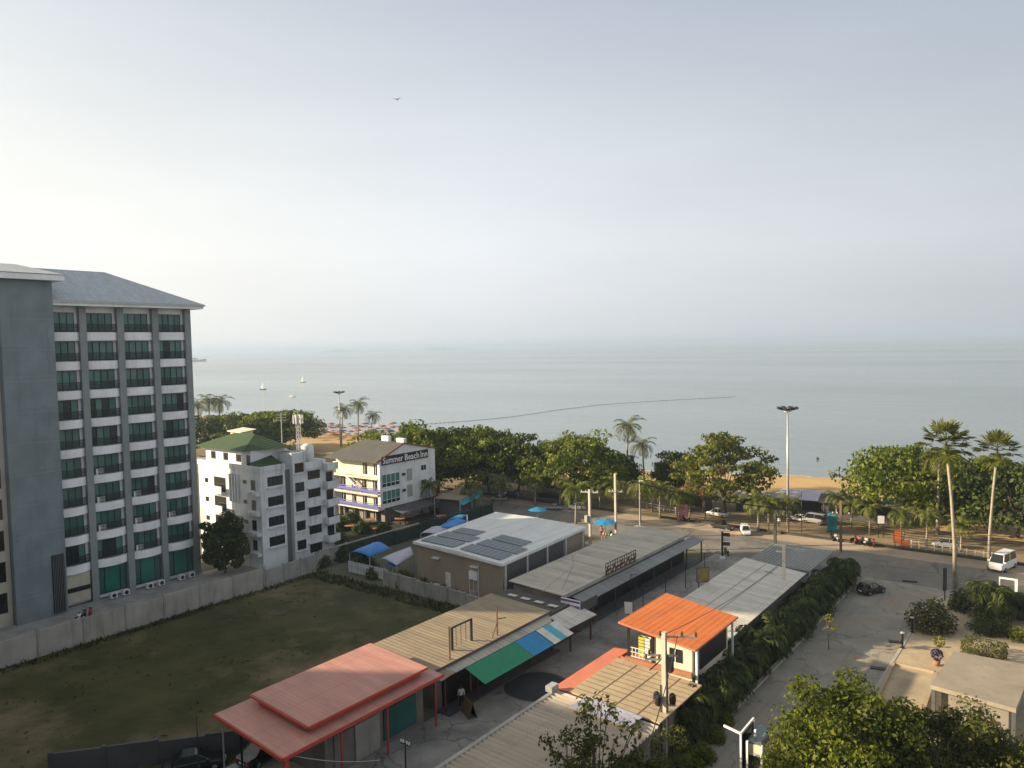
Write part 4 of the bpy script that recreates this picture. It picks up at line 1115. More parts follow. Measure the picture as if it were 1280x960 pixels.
def frond_quads(rng, base, az, el0, L, droop, nl=18, ll=.7, lw=.12, curl=.5):
    """one feather leaf: a bending rib with leaflets on both sides"""
    qs = []; p = np.array(base, float); el = el0; ds = L/nl
    for k in range(nl):
        d = np.array([math.cos(az)*math.cos(el), math.sin(az)*math.cos(el), math.sin(el)])
        side = np.array([-math.sin(az), math.cos(az), 0]); upv = np.cross(side, d)*-1
        q = p + d*ds
        s = k/nl; l = ll*(.35+1.3*math.sin(math.pi*min(1, .15+.82*s)))*.75
        w_ = .035*(1-s)+.012
        qs.append([p-side*w_, p+side*w_, q+side*w_, q-side*w_])
        for sg in (-1, 1):
            if k == 0: continue
            ang = rng.uniform(.5, .9); dn = rng.uniform(curl*.6, curl*1.4)
            t = side*sg*math.cos(ang)+d*math.sin(ang); t = t/np.linalg.norm(t)
            tip = p + t*l + np.array([0, 0, -dn*l]); mid = p + t*l*.5 + np.array([0, 0, -.12*l*curl])
            qs.append([p, mid+d*lw*.5, tip, mid-d*lw*.5])
        p = q; el -= droop/nl*(1+1.2*s)
    return qs

def palm_proto(seed, name, cat, H, nf, L, mat, r=.17, lean=.6, ll=.75, lw=.14, spread=(-.5, 1.25), droop=1.5, fan=False):
    rng = np.random.default_rng(seed); rr = random.Random(seed)
    T = thing(name, '', cat, (0, 0, 0), local=True)
    top = Vector((lean, lean*.3, H)); tk_ = MB()
    tk_.tube([(0, 0, -.1), (lean*.1, 0, H*.3), (lean*.45, lean*.15, H*.65), top], [r*1.5, r*1.05, r*.92, r*.85], 8)
    tk_.build('trunk', M['palm_bark'], T, True)
    qs = []
    for k in range(nf):
        az = k*2.4+rng.uniform(-.3, .3); e0 = spread[0]+(spread[1]-spread[0])*((k+.5)/nf)+rng.uniform(-.12, .12)
        if not fan:
            qs += frond_quads(rng, top, az, e0, L*rng.uniform(.85, 1.1), droop*(1.1-.35*k/nf), 16, ll, lw)
        else:
            d = np.array([math.cos(az)*math.cos(e0), math.sin(az)*math.cos(e0), math.sin(e0)])
            side = np.array([-math.sin(az), math.cos(az), 0]); base = np.array(top)
            c = base + d*L*.55; w_ = .03
            qs.append([base-side*w_, base+side*w_, c+side*w_, c-side*w_])
            up_ = np.cross(d, side); nb = 15
            for j in range(nb):
                a0 = -2.2+4.4*j/(nb-1); rl = L*.44*(1-.12*abs(a0))
                t = d*math.cos(a0)+side*math.sin(a0); t2 = t+up_*rng.uniform(-.12, .2)
                pe = np.cross(t, up_); pe /= np.linalg.norm(pe)
                qs.append([c, c+t2*rl*.62+pe*rl*.085, c+t2*rl+np.array([0, 0, -.12*rl]), c+t2*rl*.62-pe*rl*.085])
    if fan:   # dead skirt and fruit stalks
        for k in range(14):
            az = k*2.4; d = np.array([math.cos(az)*.5, math.sin(az)*.5, -.85]); side = np.array([-math.sin(az), math.cos(az), 0]); b = np.array(top)
            qs.append([b-side*.05, b+side*.05, b+d*L*.6+side*.28, b+d*L*.6-side*.28])
    quads('crown', np.array(qs), mat, T)
    return T

def clump_proto(seed, name, cat, H, n, L, mat, wid=.7, stems=True):
    """areca style clump: many arching fronds from a tuft of stems"""
    rng = np.random.default_rng(seed); T = thing(name, '', cat, (0, 0, 0), local=True); qs = []; st = MB()
    for k in range(n):
        a = rng.uniform(0, 6.28); rr_ = wid*rng.uniform(0, .6); b = (math.cos(a)*rr_, math.sin(a)*rr_, H*rng.uniform(.12, .62))
        if k % 2 == 0: st.tube([(b[0]*.7, b[1]*.7, 0), b], .045, 5)
        qs += frond_quads(rng, b, rng.uniform(0, 6.28), rng.uniform(.55, 1.35), L*rng.uniform(.7, 1.1), 1.9, 12, .72, .24, .6)
    quads('foliage', np.array(qs), mat, T)
    st.build('stem', M['bark'], T)
    return T

def bush_proto(seed, name, cat, W, H, mat, n=2600, leaf=.16, box=None, flowers=0):
    rng = np.random.default_rng(seed); T = thing(name, '', cat, (0, 0, 0), local=True)
    if box:
        P = rng.uniform(-1, 1, (n, 3)); ax = rng.integers(0, 3, n); P[np.arange(n), ax] = np.sign(P[np.arange(n), ax])*rng.uniform(.86, 1.04, n)
        N = np.zeros((n, 3)); N[np.arange(n), ax] = np.sign(P[np.arange(n), ax]); P = P*np.array(box)/2+np.array([0, 0, box[2]/2+.05]); N += rnd_unit(rng, n)*.7
    else:
        U = rnd_unit(rng, n); U[:, 2] = np.abs(U[:, 2])*1.0-.15
        rad = rng.uniform(.55, 1.05, n)*(1+.16*np.sin(5*U[:, 0]+seed)*np.cos(4*U[:, 1]+2*U[:, 2]))
        P = U*rad[:, None]*np.array([W/2, W/2, H*.85])+np.array([0, 0, H*.16]); P[:, 2] = np.maximum(P[:, 2], .05); N = U+rnd_unit(rng, n)*.8+np.array([0, 0, .3])
    N /= np.linalg.norm(N, axis=1)[:, None]
    quads('foliage', leaf_quads(rng, P, N, leaf, .6), mat, T)
    if flowers:
        i = rng.choice(n, flowers, False); quads('flower', leaf_quads(rng, P[i]+N[i]*.08, N[i], .17, 1.0), M['petal'], T)
    s = MB(); rr = random.Random(seed)
    for k in range(6): a = k*1.05; s.tube([(.08*math.cos(a), .08*math.sin(a), 0), (W*.25*math.cos(a), W*.25*math.sin(a), H*.6)], [.05, .02], 5)
    s.build('stem', M['bark'], T)
    return T

B1 = tree_proto(1, 'shade_tree', 'tree', 18, 10.5, 2.6, M['leaf_beach'], 120, 110, .5, low=.45, flat_=.42)
B2 = tree_proto(2, 'shade_tree', 'tree', 16, 9.5, 2.2, M['leaf_beach'], 110, 110, .48, flat_=.42, low=.45)
B3 = tree_proto(3, 'shade_tree', 'tree', 13.5, 11, 2.4, M['leaf_warm'], 84, 100, .48, flat_=.42, low=.45)
B4 = tree_proto(4, 'shade_tree', 'tree', 15.5, 8.5, 2.0, M['leaf_dark'], 100, 110, .5, low=.45, flat_=.42)
B5 = tree_proto(5, 'shade_tree', 'tree', 19, 11, 2.4, M['leaf_beach'], 140, 110, .5, low=.5, flat_=.42)
P1 = palm_proto(11, 'coconut_palm', 'palm tree', 11.5, 22, 3.6, M['leaf_palm'], lean=.9)
P2 = palm_proto(12, 'coconut_palm', 'palm tree', 10.0, 20, 3.4, M['leaf_palm'], lean=-.7)
Y1 = palm_proto(13, 'young_palm', 'palm tree', 3.6, 17, 2.7, M['leaf_young_palm'], r=.11, lean=.12, spread=(-.1, 1.35), droop=1.7, ll=.6, lw=.15)
Y2 = palm_proto(14, 'young_palm', 'palm tree', 4.4, 16, 2.5, M['leaf_young_palm'], r=.11, lean=-.2, spread=(-.3, 1.3), droop=1.8, ll=.6, lw=.15)
F1 = palm_proto(15, 'palmyra_palm', 'palm tree', 15.0, 27, 3.1, M['leaf_palm'], r=.16, lean=-1.0, spread=(-.85, 1.45), fan=True)

def tree(proto, px, py, label, s=1.0, rz=None, grp=None, toppy=None, h0=None, wide=None):
    p = at(px, py)
    if toppy is not None:
        s = top_z(p, toppy)/h0
    sc = (s*wide, s*wide, s) if wide else s
    return place(proto, USED, p, px*1.7 % 6.28 if rz is None else rz, label, grp, sc)
gb = 'shade trees along the beach'
beach_trees = [
 (B2, 500, 622, 532, 9.5, 'bushy dark crowned tree directly behind the roof of the inn', .9),
 (B1, 548, 616, 531, 10.5, 'broad green tree right of the inn sign, with lower canopy to its left', .9),
 (B4, 583, 610, 532, 8.5, 'flat topped tree behind the shop with the blue awning', .9),
 (B2, 612, 616, 538, 9.5, 'light green tree behind the first pale street palm', .85),
 (B4, 648, 618, 542, 8.5, 'dark gappy tree with sand showing under its left side', .7),
 (B5, 722, 622, 538, 11, 'largest domed shade tree behind the parked white car', .95),
 (B4, 768, 616, 565, 8.5, 'low dark tree spreading under the tall pair of coconut palms', .7),
 (B4, 845, 622, 563, 8.5, 'small dark tree left of the russet topped tree', .6),
 (B3, 906, 640, 537, 11, 'tall layered tree with russet leaves at its top beside the lamp mast', .95),
 (B1, 1128, 652, 551, 10.5, 'wide spreading tree left of the two fan palms', .82),
 (B2, 1165, 646, 572, 9.5, 'green tree filling the gap just behind the left fan palm', .85),
 (B1, 1218, 655, 566, 10.5, 'broad tree between the two fan palms', .75),
 (B4, 1272, 672, 580, 8.5, 'dark tree at the right edge beyond the second fan palm', .85)]
for pr, px, py, ty, h0, lb, wd in beach_trees: tree(pr, px, py, lb, toppy=ty, h0=h0, grp=gb, wide=wd, s=1)
for i, (pr, px, py, ty, h0, lb) in enumerate([
 (B4, 268, 566, 519, 8.5, 'dark tree beside the hotel corner in the far grove'), (B2, 296, 564, 517, 9.5, 'middle tree of the far grove above the green roof'),
 (B4, 325, 562, 514, 8.5, 'tree of the far grove just left of its tallest crown'), (B1, 350, 566, 509, 10.5, 'tallest dark crown of the far grove beside the phone mast'),
 (B4, 310, 575, 526, 8.5, 'low tree at the front of the far grove over the green roof')]):
    tree(pr, px, py, lb, toppy=ty, h0=h0, grp='grove beyond the white block')
for pr, px, py, ty, h0, lb in [
 (P1, 784, 618, 521, 13.2, 'tall coconut palm with a full crown against the sea, left of a pair'), (P2, 806, 622, 546, 11.4, 'darker coconut palm right of the taller one'),
 (P1, 838, 622, 566, 13.2, 'short coconut palm left of the russet topped tree'), (P2, 427, 561, 505, 11.4, 'coconut palm just left of the far lamp mast'),
 (P1, 448, 560, 497, 13.2, 'tallest of the three coconut palms by the far lamp mast'), (P2, 464, 560, 514, 11.4, 'dark short coconut palm, rightmost of three by the far lamp mast'),
 (P1, 262, 560, 492, 13.2, 'far coconut palm nearest the hotel corner'), (P2, 275, 560, 494, 11.4, 'far coconut palm second from the hotel corner'),
 (P2, 252, 558, 499, 11.4, 'far coconut palm half hidden by the hotel corner'), (P2, 1172, 668, 556, 11.4, 'coconut palm half hidden behind the left fan palm'),
 (P1, 655, 622, 574, 13.2, 'slim palm before the sand gap in the tree line')]:
    tree(pr, px, py, lb, toppy=ty, h0=h0, grp='coconut palms')
tree(F1, 1194, 735, 'tall fan palm with bare pale trunk at the driveway corner, left of two', toppy=519, h0=18.0, grp='fan palms', rz=.3)
tree(F1, 1236, 712, 'tall fan palm with bare pale trunk beside the white van, right of two', toppy=533, h0=18.0, grp='fan palms', rz=2.2)
yp = [(590, 640, 592), (625, 632, 585), (669, 632, 583), (700, 634, 590), (720, 655, 590), (750, 636, 596), (771, 640, 590), (800, 652, 588), (815, 640, 590), (825, 648, 594), (849, 652, 600), (862, 648, 604), (948, 664, 606), (961, 668, 612), (985, 664, 611),
      (1046, 655, 607), (1064, 660, 617), (1087, 668, 622), (1126, 676, 624), (1158, 682, 628), (1201, 690, 640), (1090, 652, 616), (538, 640, 590)]
yl = ['left of the blue awning shop', 'behind the parked silver car', 'by the kerb left of the dark parked car', 'behind the white parked car', 'beside the first utility pole', 'left of the second utility pole', 'under the tall coconut pair',
      'beside the pale lamp post', 'under the dark coconut palm', 'on the verge right of the lamp post', 'by the pink stall', 'left of the russet topped tree', 'left of a close pair before the lamp mast', 'right of a close pair before the lamp mast', 'at the foot of the lamp mast',
      'behind the teal toilet cubicle', 'beside the utility pole by the toilet', 'left of the small white sign', 'beside the orange board', 'right of the orange board on the verge', 'between the two fan palms', 'behind the white sign in shade', 'beside the corner of the inn']
for i, (px, py, ty) in enumerate(yp):
    tree([Y1, Y2][i % 2], px, py, 'small pale green street palm ' + yl[i], toppy=ty, h0=[5.6, 6.2][i % 2], grp='young palms along the beach road')

# palm hedge between the sheds and the driveway
H1 = clump_proto(21, 'hedge_palm', 'hedge palm', 3.6, 26, 2.5, M['leaf_hedge'])
H2 = clump_proto(22, 'hedge_palm', 'hedge palm', 3.9, 26, 2.6, M['leaf_hedge'])
rr = random.Random(8)
ny_ = 30
for i in range(ny_):
    y = 92.2 - i*1.5
    place([H1, H2][i % 2], USED, (-22.5+rr.uniform(-.2, .2), y, 0), rr.uniform(0, 6.28), f'leafy areca palm of the driveway hedge, {ORD[i]} clump from the beach road end', 'palm hedge along the driveway', rr.uniform(.88, 1.12))
# lawn strip and low shrubs towards the near end of the hedge
struct('lawn', MB().poly([(-22.6, 40, .02), (-21.6, 40, .02), (-21.6, 92, .02), (-23.2, 92, .02), (-23.2, 40, .02)]), ground('lawn', (.035, .075, .012), (.055, .10, .02), .8, 8))
S1 = bush_proto(31, 'shrub', 'shrub', 1.9, 1.3, M['leaf_fore'], 1500, .17)
S2 = bush_proto(32, 'shrub', 'shrub', 2.4, 1.8, M['leaf_dark'], 1800, .2)
for i, (px, py, s, pr) in enumerate(((878, 950, 1.0, S1), (893, 925, .9, S1), (862, 968, 1.1, S1), (845, 930, 1.0, S2), (905, 905, .8, S1))):
    place(pr, USED, at(px, py), i*1.3, ['small bushy', 'second', 'third', 'large dark', 'topmost'][i] + ' low green shrub on the near kerb strip by the transformer pole', 'shrubs on the near kerb strip', s)
for i, (px, py, s) in enumerate(((455, 712, 1.3), (470, 722, 1.0), (505, 732, 1.1), (530, 738, .9), (552, 745, .8), (425, 700, 1.4), (400, 708, 1.2), (440, 655, 1.3), (425, 662, 1.4), (452, 666, 1.2), (480, 668, 1.2), (418, 676, 1.3))):
    place(S2, USED, at(px, py), i*2.1, ['dark bush below the blue tarpaulin', 'dark bush beside the picket fence', 'overgrown bush at the field wall under the lilac tarpaulin', 'bush at the field wall before the brown building', 'small bush at the field wall near the beige shed',
      'tall bush between the white block and the blue tarpaulin', 'bush at the right foot of the white block', 'bush before the inn balconies', 'bush left of the inn balconies', 'bush under the inn corner', 'bush at the restaurant edge', 'bush right of the white block balconies'][i], 'dark bushes around the field', s)
DT = tree_proto(33, 'dark_tree', 'tree', 6.0, 8.0, .5, M['leaf_dark'], 110, 150, .36, r=.15, low=.8, hollow=.2, flat_=.9)
place(DT, USED, (-87.2, 53.0, 0), 0, 'dense dark evergreen between the grey hotel and the white apartment block')

# garden on the right
G1 = bush_proto(34, 'flowering_shrub', 'shrub', 4.2, 3.2, M['leaf_olive'], 2600, .26, flowers=420)
place(G1, USED, at(1163, 786, .12), .4, 'rounded shrub dotted with pale blossoms beside the driveway')
place(bush_proto(35, 'shrub', 'shrub', 2.4, 2.4, M['leaf_dark'], 1700, .2), USED, at(1200, 762, .12), 0, 'small dark round shrub right of the blossoming shrub')
place(clump_proto(36, 'areca_palm', 'palm', 4.8, 60, 3.2, M['leaf_hedge'], 1.2), USED, at(1237, 776, .12), 0, 'big bushy areca palm in the garden near the white gate post')
place(bush_proto(37, 'clipped_hedge', 'hedge', 3, 1.3, M['leaf_olive'], 2600, .15, box=(3.1, 2.0, 1.35)), USED, at(1230, 822, .12), R(-8), 'clipped box shaped hedge on the sunlit paving')
place(bush_proto(38, 'shrub', 'shrub', 3.6, 1.6, M['leaf_dark'], 2000, .2), USED, at(1238, 790, .12), 0, 'low dark shrub at the foot of the big areca palm')
place(bush_proto(39, 'shrub', 'shrub', 2.0, 1.4, M['leaf_yellow'], 900, .2), USED, at(1276, 800, .12), 0, 'yellow leaved shrub at the right edge of the garden')
place(clump_proto(40, 'areca_palm', 'palm', 3.2, 36, 2.4, M['leaf_hedge'], .9), USED, at(1276, 775, .12), 0, 'smaller areca palm at the right edge behind the yellow shrub')
pt = thing('potted_plant', 'dark purple plant with yellow shoots in a pot beside the flat roof', 'potted plant', at(1171, 832, .12))
p = at(1171, 832, .12)
MB().lathe([(0, .12), (.2, .12), (.3, .6), (.26, .62), (0, .55)], 12, (p.x, p.y)).build('pot', M['terracotta'], pt, True)
rg_ = np.random.default_rng(3)
P_ = rnd_unit(rg_, 260)*.45+np.array([0, 0, .95]); quads('foliage', leaf_quads(rg_, P_, rnd_unit(rg_, 260), .2), leafmat('leaf_purple', (.03, .02, .06), (.12, .10, .2), 1), pt)
pt.children[-1].location = (0, 0, 0)
P_ = rnd_unit(rg_, 160)*.42+np.array([.1, .5, 1.9]); quads('shoots', leaf_quads(rg_, P_, rnd_unit(rg_, 160), .22), M['leaf_yellow'], pt)

# foreground trees, crowns well below the viewpoint
FT1 = tree_proto(41, 'garden_tree', 'tree', 9.6, 10.6, 3.0, M['leaf_fore'], 130, 150, .27, r=.2, flat_=.6, low=.35, hollow=.35, limbs=16)
FT2 = tree_proto(42, 'garden_tree', 'tree', 9.0, 8.6, 2.6, M['leaf_olive'], 110, 140, .27, r=.2, flat_=.6, low=.3, hollow=.35, limbs=16)
FT3 = tree_proto(43, 'thin_tree', 'tree', 6.4, 9.2, 3.2, M['leaf_olive'], 34, 46, .27, r=.12, flat_=.8, low=.3, hollow=.3, limbs=24)
def fore(pr, x, y, z_top, h0, lb, rz=0, s=None):
    p = at(x, y, z_top); s = z_top/h0 if s is None else s
    return place(pr, USED, (p.x, p.y, 0), rz, lb, 'trees in the near garden', s)
fore(FT1, 1062, 834, 9.5, 10.6, 'dense bright green tree nearest the driveway in the foreground', .5)
fore(FT2, 1188, 882, 7.4, 8.6, 'olive green tree right of the bright foreground tree', 1.5)
fore(FT1, 1245, 905, 6.6, 10.6, 'low dense tree in the lower right corner', 2.6)
fore(FT2, 1125, 905, 6.4, 8.6, 'shaded dark tree between the bright tree and the olive tree', 3.4)
fore(FT1, 1005, 915, 5.6, 10.6, 'small leafy tree beside the white gate frame', 4.2)
fore(FT3, 752, 872, 8.6, 9.2, 'thin sparsely leaved tree in front of the corrugated roof', .2)
fore(FT3, 712, 905, 6.6, 9.2, 'short sparse sapling left of the thin foreground tree', 2.0)
fore(FT2, 800, 945, 4.6, 8.6, 'dark bushy tree at the foot of the transformer pole', .9)
fore(FT3, 838, 905, 5.0, 9.2, 'spindly small tree right of the transformer pole base', 4.0)
YT = tree_proto(44, 'sapling', 'tree', 1.6, 3.6, 1.6, M['leaf_yellow'], 12, 30, .2, r=.04, limbs=6)
place(YT, USED, at(1036, 812), 0, 'slender yellow green sapling on the driveway edge')
# ================================================================ poles, lamps, wires
def pole(px, py, ty, label, name='utility_pole', arms=((.25, 1.6, .1),), r=.14, mat='pole_concrete', extra=None, ang=0, box=True):
    p = at(px, py); h = top_z(p, ty); T = thing(name, label, name.replace('_', ' '), p)
    if box: MB().box(p.x-r, p.x+r, p.y-r, p.y+r, 0, h).build('shaft', M[mat], T)
    else: MB().tube([(p.x, p.y, 0), (p.x, p.y, h)], [r, r*.6], 8).build('shaft', M[mat], T)
    dx, dy = math.cos(ang), math.sin(ang)
    for dz, ln, w_ in arms:
        a = MB().bar((p.x-dx*ln/2, p.y-dy*ln/2, h-dz), (p.x+dx*ln/2, p.y+dy*ln/2, h-dz), w_, w_*1.4).build('crossarm', M[mat], T)
        for t in (-.45, -.2, .2, .45):
            MB().lathe([(0, h-dz+w_*.7), (.06, h-dz+w_*.7), (.05, h-dz+w_*.7+.16), (0, h-dz+w_*.7+.18)], 6, (p.x+dx*ln*t, p.y+dy*ln*t)).build('insulator', M['white'], a)
    return T, p, h
Tp, p1, h1 = pole(738, 690, 612, 'pale concrete utility pole with a long white crossarm behind the brown building', arms=((.35, 2.4, .14),), ang=R(20))
MB().box(p1.x-.55, p1.x-.15, p1.y-.5, p1.y-.1, 4.1, 5.0).build('transformer', M['concrete_light'], Tp)
Tp, p2, h2 = pole(770, 672, 592, 'pale concrete utility pole beside the blue umbrella stall', arms=((2.6, 2.0, .12),), ang=R(20))
Tp, p3, h3 = pole(800, 662, 600, 'slim pale lamp post with bare top beyond the market roof', 'lamp_post', (), .1, box=False)
MB().bar((p3.x, p3.y, h3-.1), (p3.x+1.0, p3.y-.6, h3+.05), .09).build('lamp_head', M['steel'], Tp)
Tp, p4, h4 = pole(1051, 690, 626, 'brown utility pole with a pale crossarm beside the teal toilet cubicle', arms=((1.75, 2.2, .12),), ang=R(20), mat='wood')
Tp, p5, h5 = pole(969, 683, 642, 'short dark post at the lattice roof by the beach road', 'post', (), .16, 'kerb_dark')
Tp, p6, h6 = pole(980, 762, 681, 'cream lamp post with two square arms rising from the palm hedge', 'lamp_post', (), .13, 'cream')
a = MB(); a.bar((p6.x, p6.y, h6-.08), (p6.x-1.0, p6.y-.2, h6-.08), .16, .14); a.bar((p6.x, p6.y, h6-.75), (p6.x-.75, p6.y-.15, h6-.75), .14, .12); a.build('arm', M['cream'], Tp)
# foreground pole with transformers
p7 = at(830, 790, 8.6); p7.z = 0; h7 = 8.6
T7 = thing('utility_pole', 'concrete utility pole in the foreground carrying crossarms, switches and black wires', 'utility pole', p7)
MB().box(p7.x-.15, p7.x+.15, p7.y-.15, p7.y+.15, 0, h7).build('shaft', M['pole_concrete'], T7)
ux, uy = math.cos(R(30)), math.sin(R(30))
for z, l, o in ((8.3, 2.6, .9), (7.0, 2.0, -.1), (6.7, 1.6, -.5), (3.6, 1.4, 0)):
    a = MB().bar((p7.x+ux*(o-l/2), p7.y+uy*(o-l/2), z), (p7.x+ux*(o+l/2), p7.y+uy*(o+l/2), z), .11, .13).build('crossarm', M['pole_concrete'], T7)
    for t in (-.45, .1, .45):
        MB().lathe([(0, z+.07), (.08, z+.07), (.10, z+.2), (.06, z+.36), (0, z+.4)], 8, (p7.x+ux*(o+l*t), p7.y+uy*(o+l*t))).build('insulator', M['rust'], a)
for dx, dy in ((-.55, -.1), (.45, .25), (-.2, -.5)):
    MB().lathe([(0, 3.7), (.2, 3.72), (.24, 3.9), (.22, 4.3), (.1, 4.42), (0, 4.45)], 10, (p7.x+dx, p7.y+dy)).build('switch_box', M['black'], T7)
MB().box(p7.x+.3, p7.x+.6, p7.y-.2, p7.y+.2, 6.0, 6.9).build('switch_box', M['black'], T7)
br = MB(); br.bar((p7.x-.9, p7.y-.4, 5.9), (p7.x, p7.y, 6.9), .07); br.bar((p7.x+.16, p7.y+.1, .2), (p7.x+.16, p7.y+.1, 6.0), .06); br.bar((p7.x-.2, p7.y-.18, 0), (p7.x-.2, p7.y-.18, 5), .06); br.build('brace', M['black'], T7)

def wire(label, a, b, sag, r=.028, name='power_line', mat='black'):
    a, b = Vector(a), Vector(b); n = 14; c = (a+b)/2
    q = MB().tube([a.lerp(b, k/n)-Vector((0, 0, sag*4*(k/n)*(1-k/n))) for k in range(n+1)], r, 4, False)
    return one(name, q, M[mat], label, 'cable', 'overhead cables', (c.x, c.y, min(a.z, b.z)-sag))
up = lambda p, z, dx=0, dy=0: (p.x+dx, p.y+dy, z)
for k, (dx, lb) in enumerate(((-.8, 'outer'), (0, 'middle'), (.8, 'inner'))):
    wire(f'{lb} black power line from the crossarm pole to the pole by the umbrella stall', up(p1, h1-.2, dx, dx*.35), up(p2, h2-2.4, dx, dx*.35), .35)
    wire(f'{lb} black power line across the pale roofs to the brown pole', up(p2, h2-.4, dx*.3), up(p4, h4-1.6, dx, dx*.35), 1.0)
wire('thin black cable from the foreground pole over the orange roof', up(p7, 8.4), up(p6, 5.2), .5)
wire('second thin black cable from the foreground pole toward the near trees', up(p7, 8.4, .8, .4), (-16, 30, 9), .4)
wire('pale cable crossing the lane in front of the pink carport', (-38.4, 27.0, 3.6), tuple(at(475, 950, 3.0)), .25, .02, mat='steel')

# service cables strung along the beach road
for k in range(5):
    wire(f'{ORD[k]} sagging black service cable along the beach road, counted from the top', up(p4, h4-2.3-.22*k), (-2, 101.5+.1*k, 5.6-.22*k), .5+.09*k, .03)
    wire(f'{ORD[k]} sagging black service cable behind the market roof, counted from the top', up(p2, h2-3.2-.22*k), up(p4, h4-2.3-.22*k), .9+.1*k, .03)
for k in range(3):
    wire(f'{ORD[k]} thin cable running left from the crossarm pole past the inn', up(p1, h1-.9-.3*k), (-92, 97.5, 9.0-.4*k), .7, .02)
# lane light poles and a wire between them
lp = []
for i, (px, py, ty) in enumerate(((789, 768, 718), (804, 758, 736), (832, 742, 720), (857, 735, 704), (881, 718, 691))):
    Tq, q_, hq = pole(px, py, ty, f'thin dark light pole on the lane by the market, {ORD[i]} from the orange cottage', 'light_pole', (), .05, 'black', box=False)
    Tq['group'] = 'thin light poles on the lane'
    MB().bar((q_.x, q_.y, hq-.05), (q_.x+.7, q_.y+.25, hq+.08), .05).build('arm', M['black'], Tq); lp.append((q_, hq))
for i in range(len(lp)-1):
    wire(f'sagging black cable along the lane, {ORD[i]} span from the orange cottage', up(lp[i][0], lp[i][1]), up(lp[i+1][0], lp[i+1][1]), .3)
Tq, q_, hq = pole(717, 745, 694, 'thin steel mast with two stays on the near end of the market roof', 'roof_mast', (), .05, 'steel', box=False)
q_ = at(717, 742, 3.4)
MB().bar((q_.x-2.4, q_.y-2.0, 3.7), (q_.x, q_.y, 6.2), .05).build('stay', M['steel'], Tq); MB().bar((q_.x-1.2, q_.y-.2, 3.7), (q_.x, q_.y, 6.2), .05).build('stay', M['steel'], Tq)
Tq, q_, hq = pole(508, 985, 928, 'thin black pole with a small crossarm on the lane edge near the corrugated roof', 'light_pole', ((.1, .8, .06),), .06, 'black', box=False)
Tq, q_, hq = pole(249, 975, 893, 'thin dark stake at the near field wall', 'post', (), .05, 'kerb_dark', box=False)

def high_mast(px, py, ty, label, r):
    p = at(px, py); h = top_z(p, ty); T = thing('lamp_mast', label, 'lamp mast', p, 'tall lamp masts by the beach')
    MB().tube([(p.x, p.y, 0), (p.x, p.y, h)], [.22, .11], 12).build('shaft', M['steel'], T, True)
    MB().lathe([(0, h-.4), (.55, h-.3), (.6, h), (0, h+.25)], 12, (p.x, p.y)).build('crown', M['white_steel'], T)
    for k in range(8):
        a = k*math.pi/4; c = Vector((p.x+r*math.cos(a), p.y+r*math.sin(a), h+.1)); d_ = Vector((math.cos(a), math.sin(a), 0)); s_ = Vector((-math.sin(a), math.cos(a), 0))
        q = MB(); q.bar((p.x+.5*d_.x, p.y+.5*d_.y, h-.1), c-d_*.3, .08); ar = q.build('arm', M['steel'], T)
        bb = [c-d_*.42-s_*.3+Vector((0, 0, -.2)), c+d_*.35-s_*.3, c+d_*.35+s_*.3, c-d_*.42+s_*.3+Vector((0, 0, -.2))]
        MB().hexa(bb, [v+Vector((0, 0, .32)) for v in bb]).build('floodlight', M['dark_metal'], ar)
high_mast(985, 658, 512, 'tall pale lamp mast with a ring of floodlights rising over the beach road', 1.15)
high_mast(426, 562, 491, 'distant lamp mast with a ring of floodlights by three coconut palms', 1.25)
Tq, q_, hq = pole(1002, 668, 614, 'thin dark flagpole right of the tall lamp mast', 'flagpole', (), .07, 'kerb_dark', box=False)
Tq, q_, hq = pole(555, 612, 576, 'pale post with a small hood in front of the beach trees by the inn', 'lamp_post', (), .1, 'concrete_light', box=False)
MB().box(q_.x-.9, q_.x+.2, q_.y-.3, q_.y+.3, hq-.1, hq+.2).build('lamp_head', M['stripe_white'], Tq)

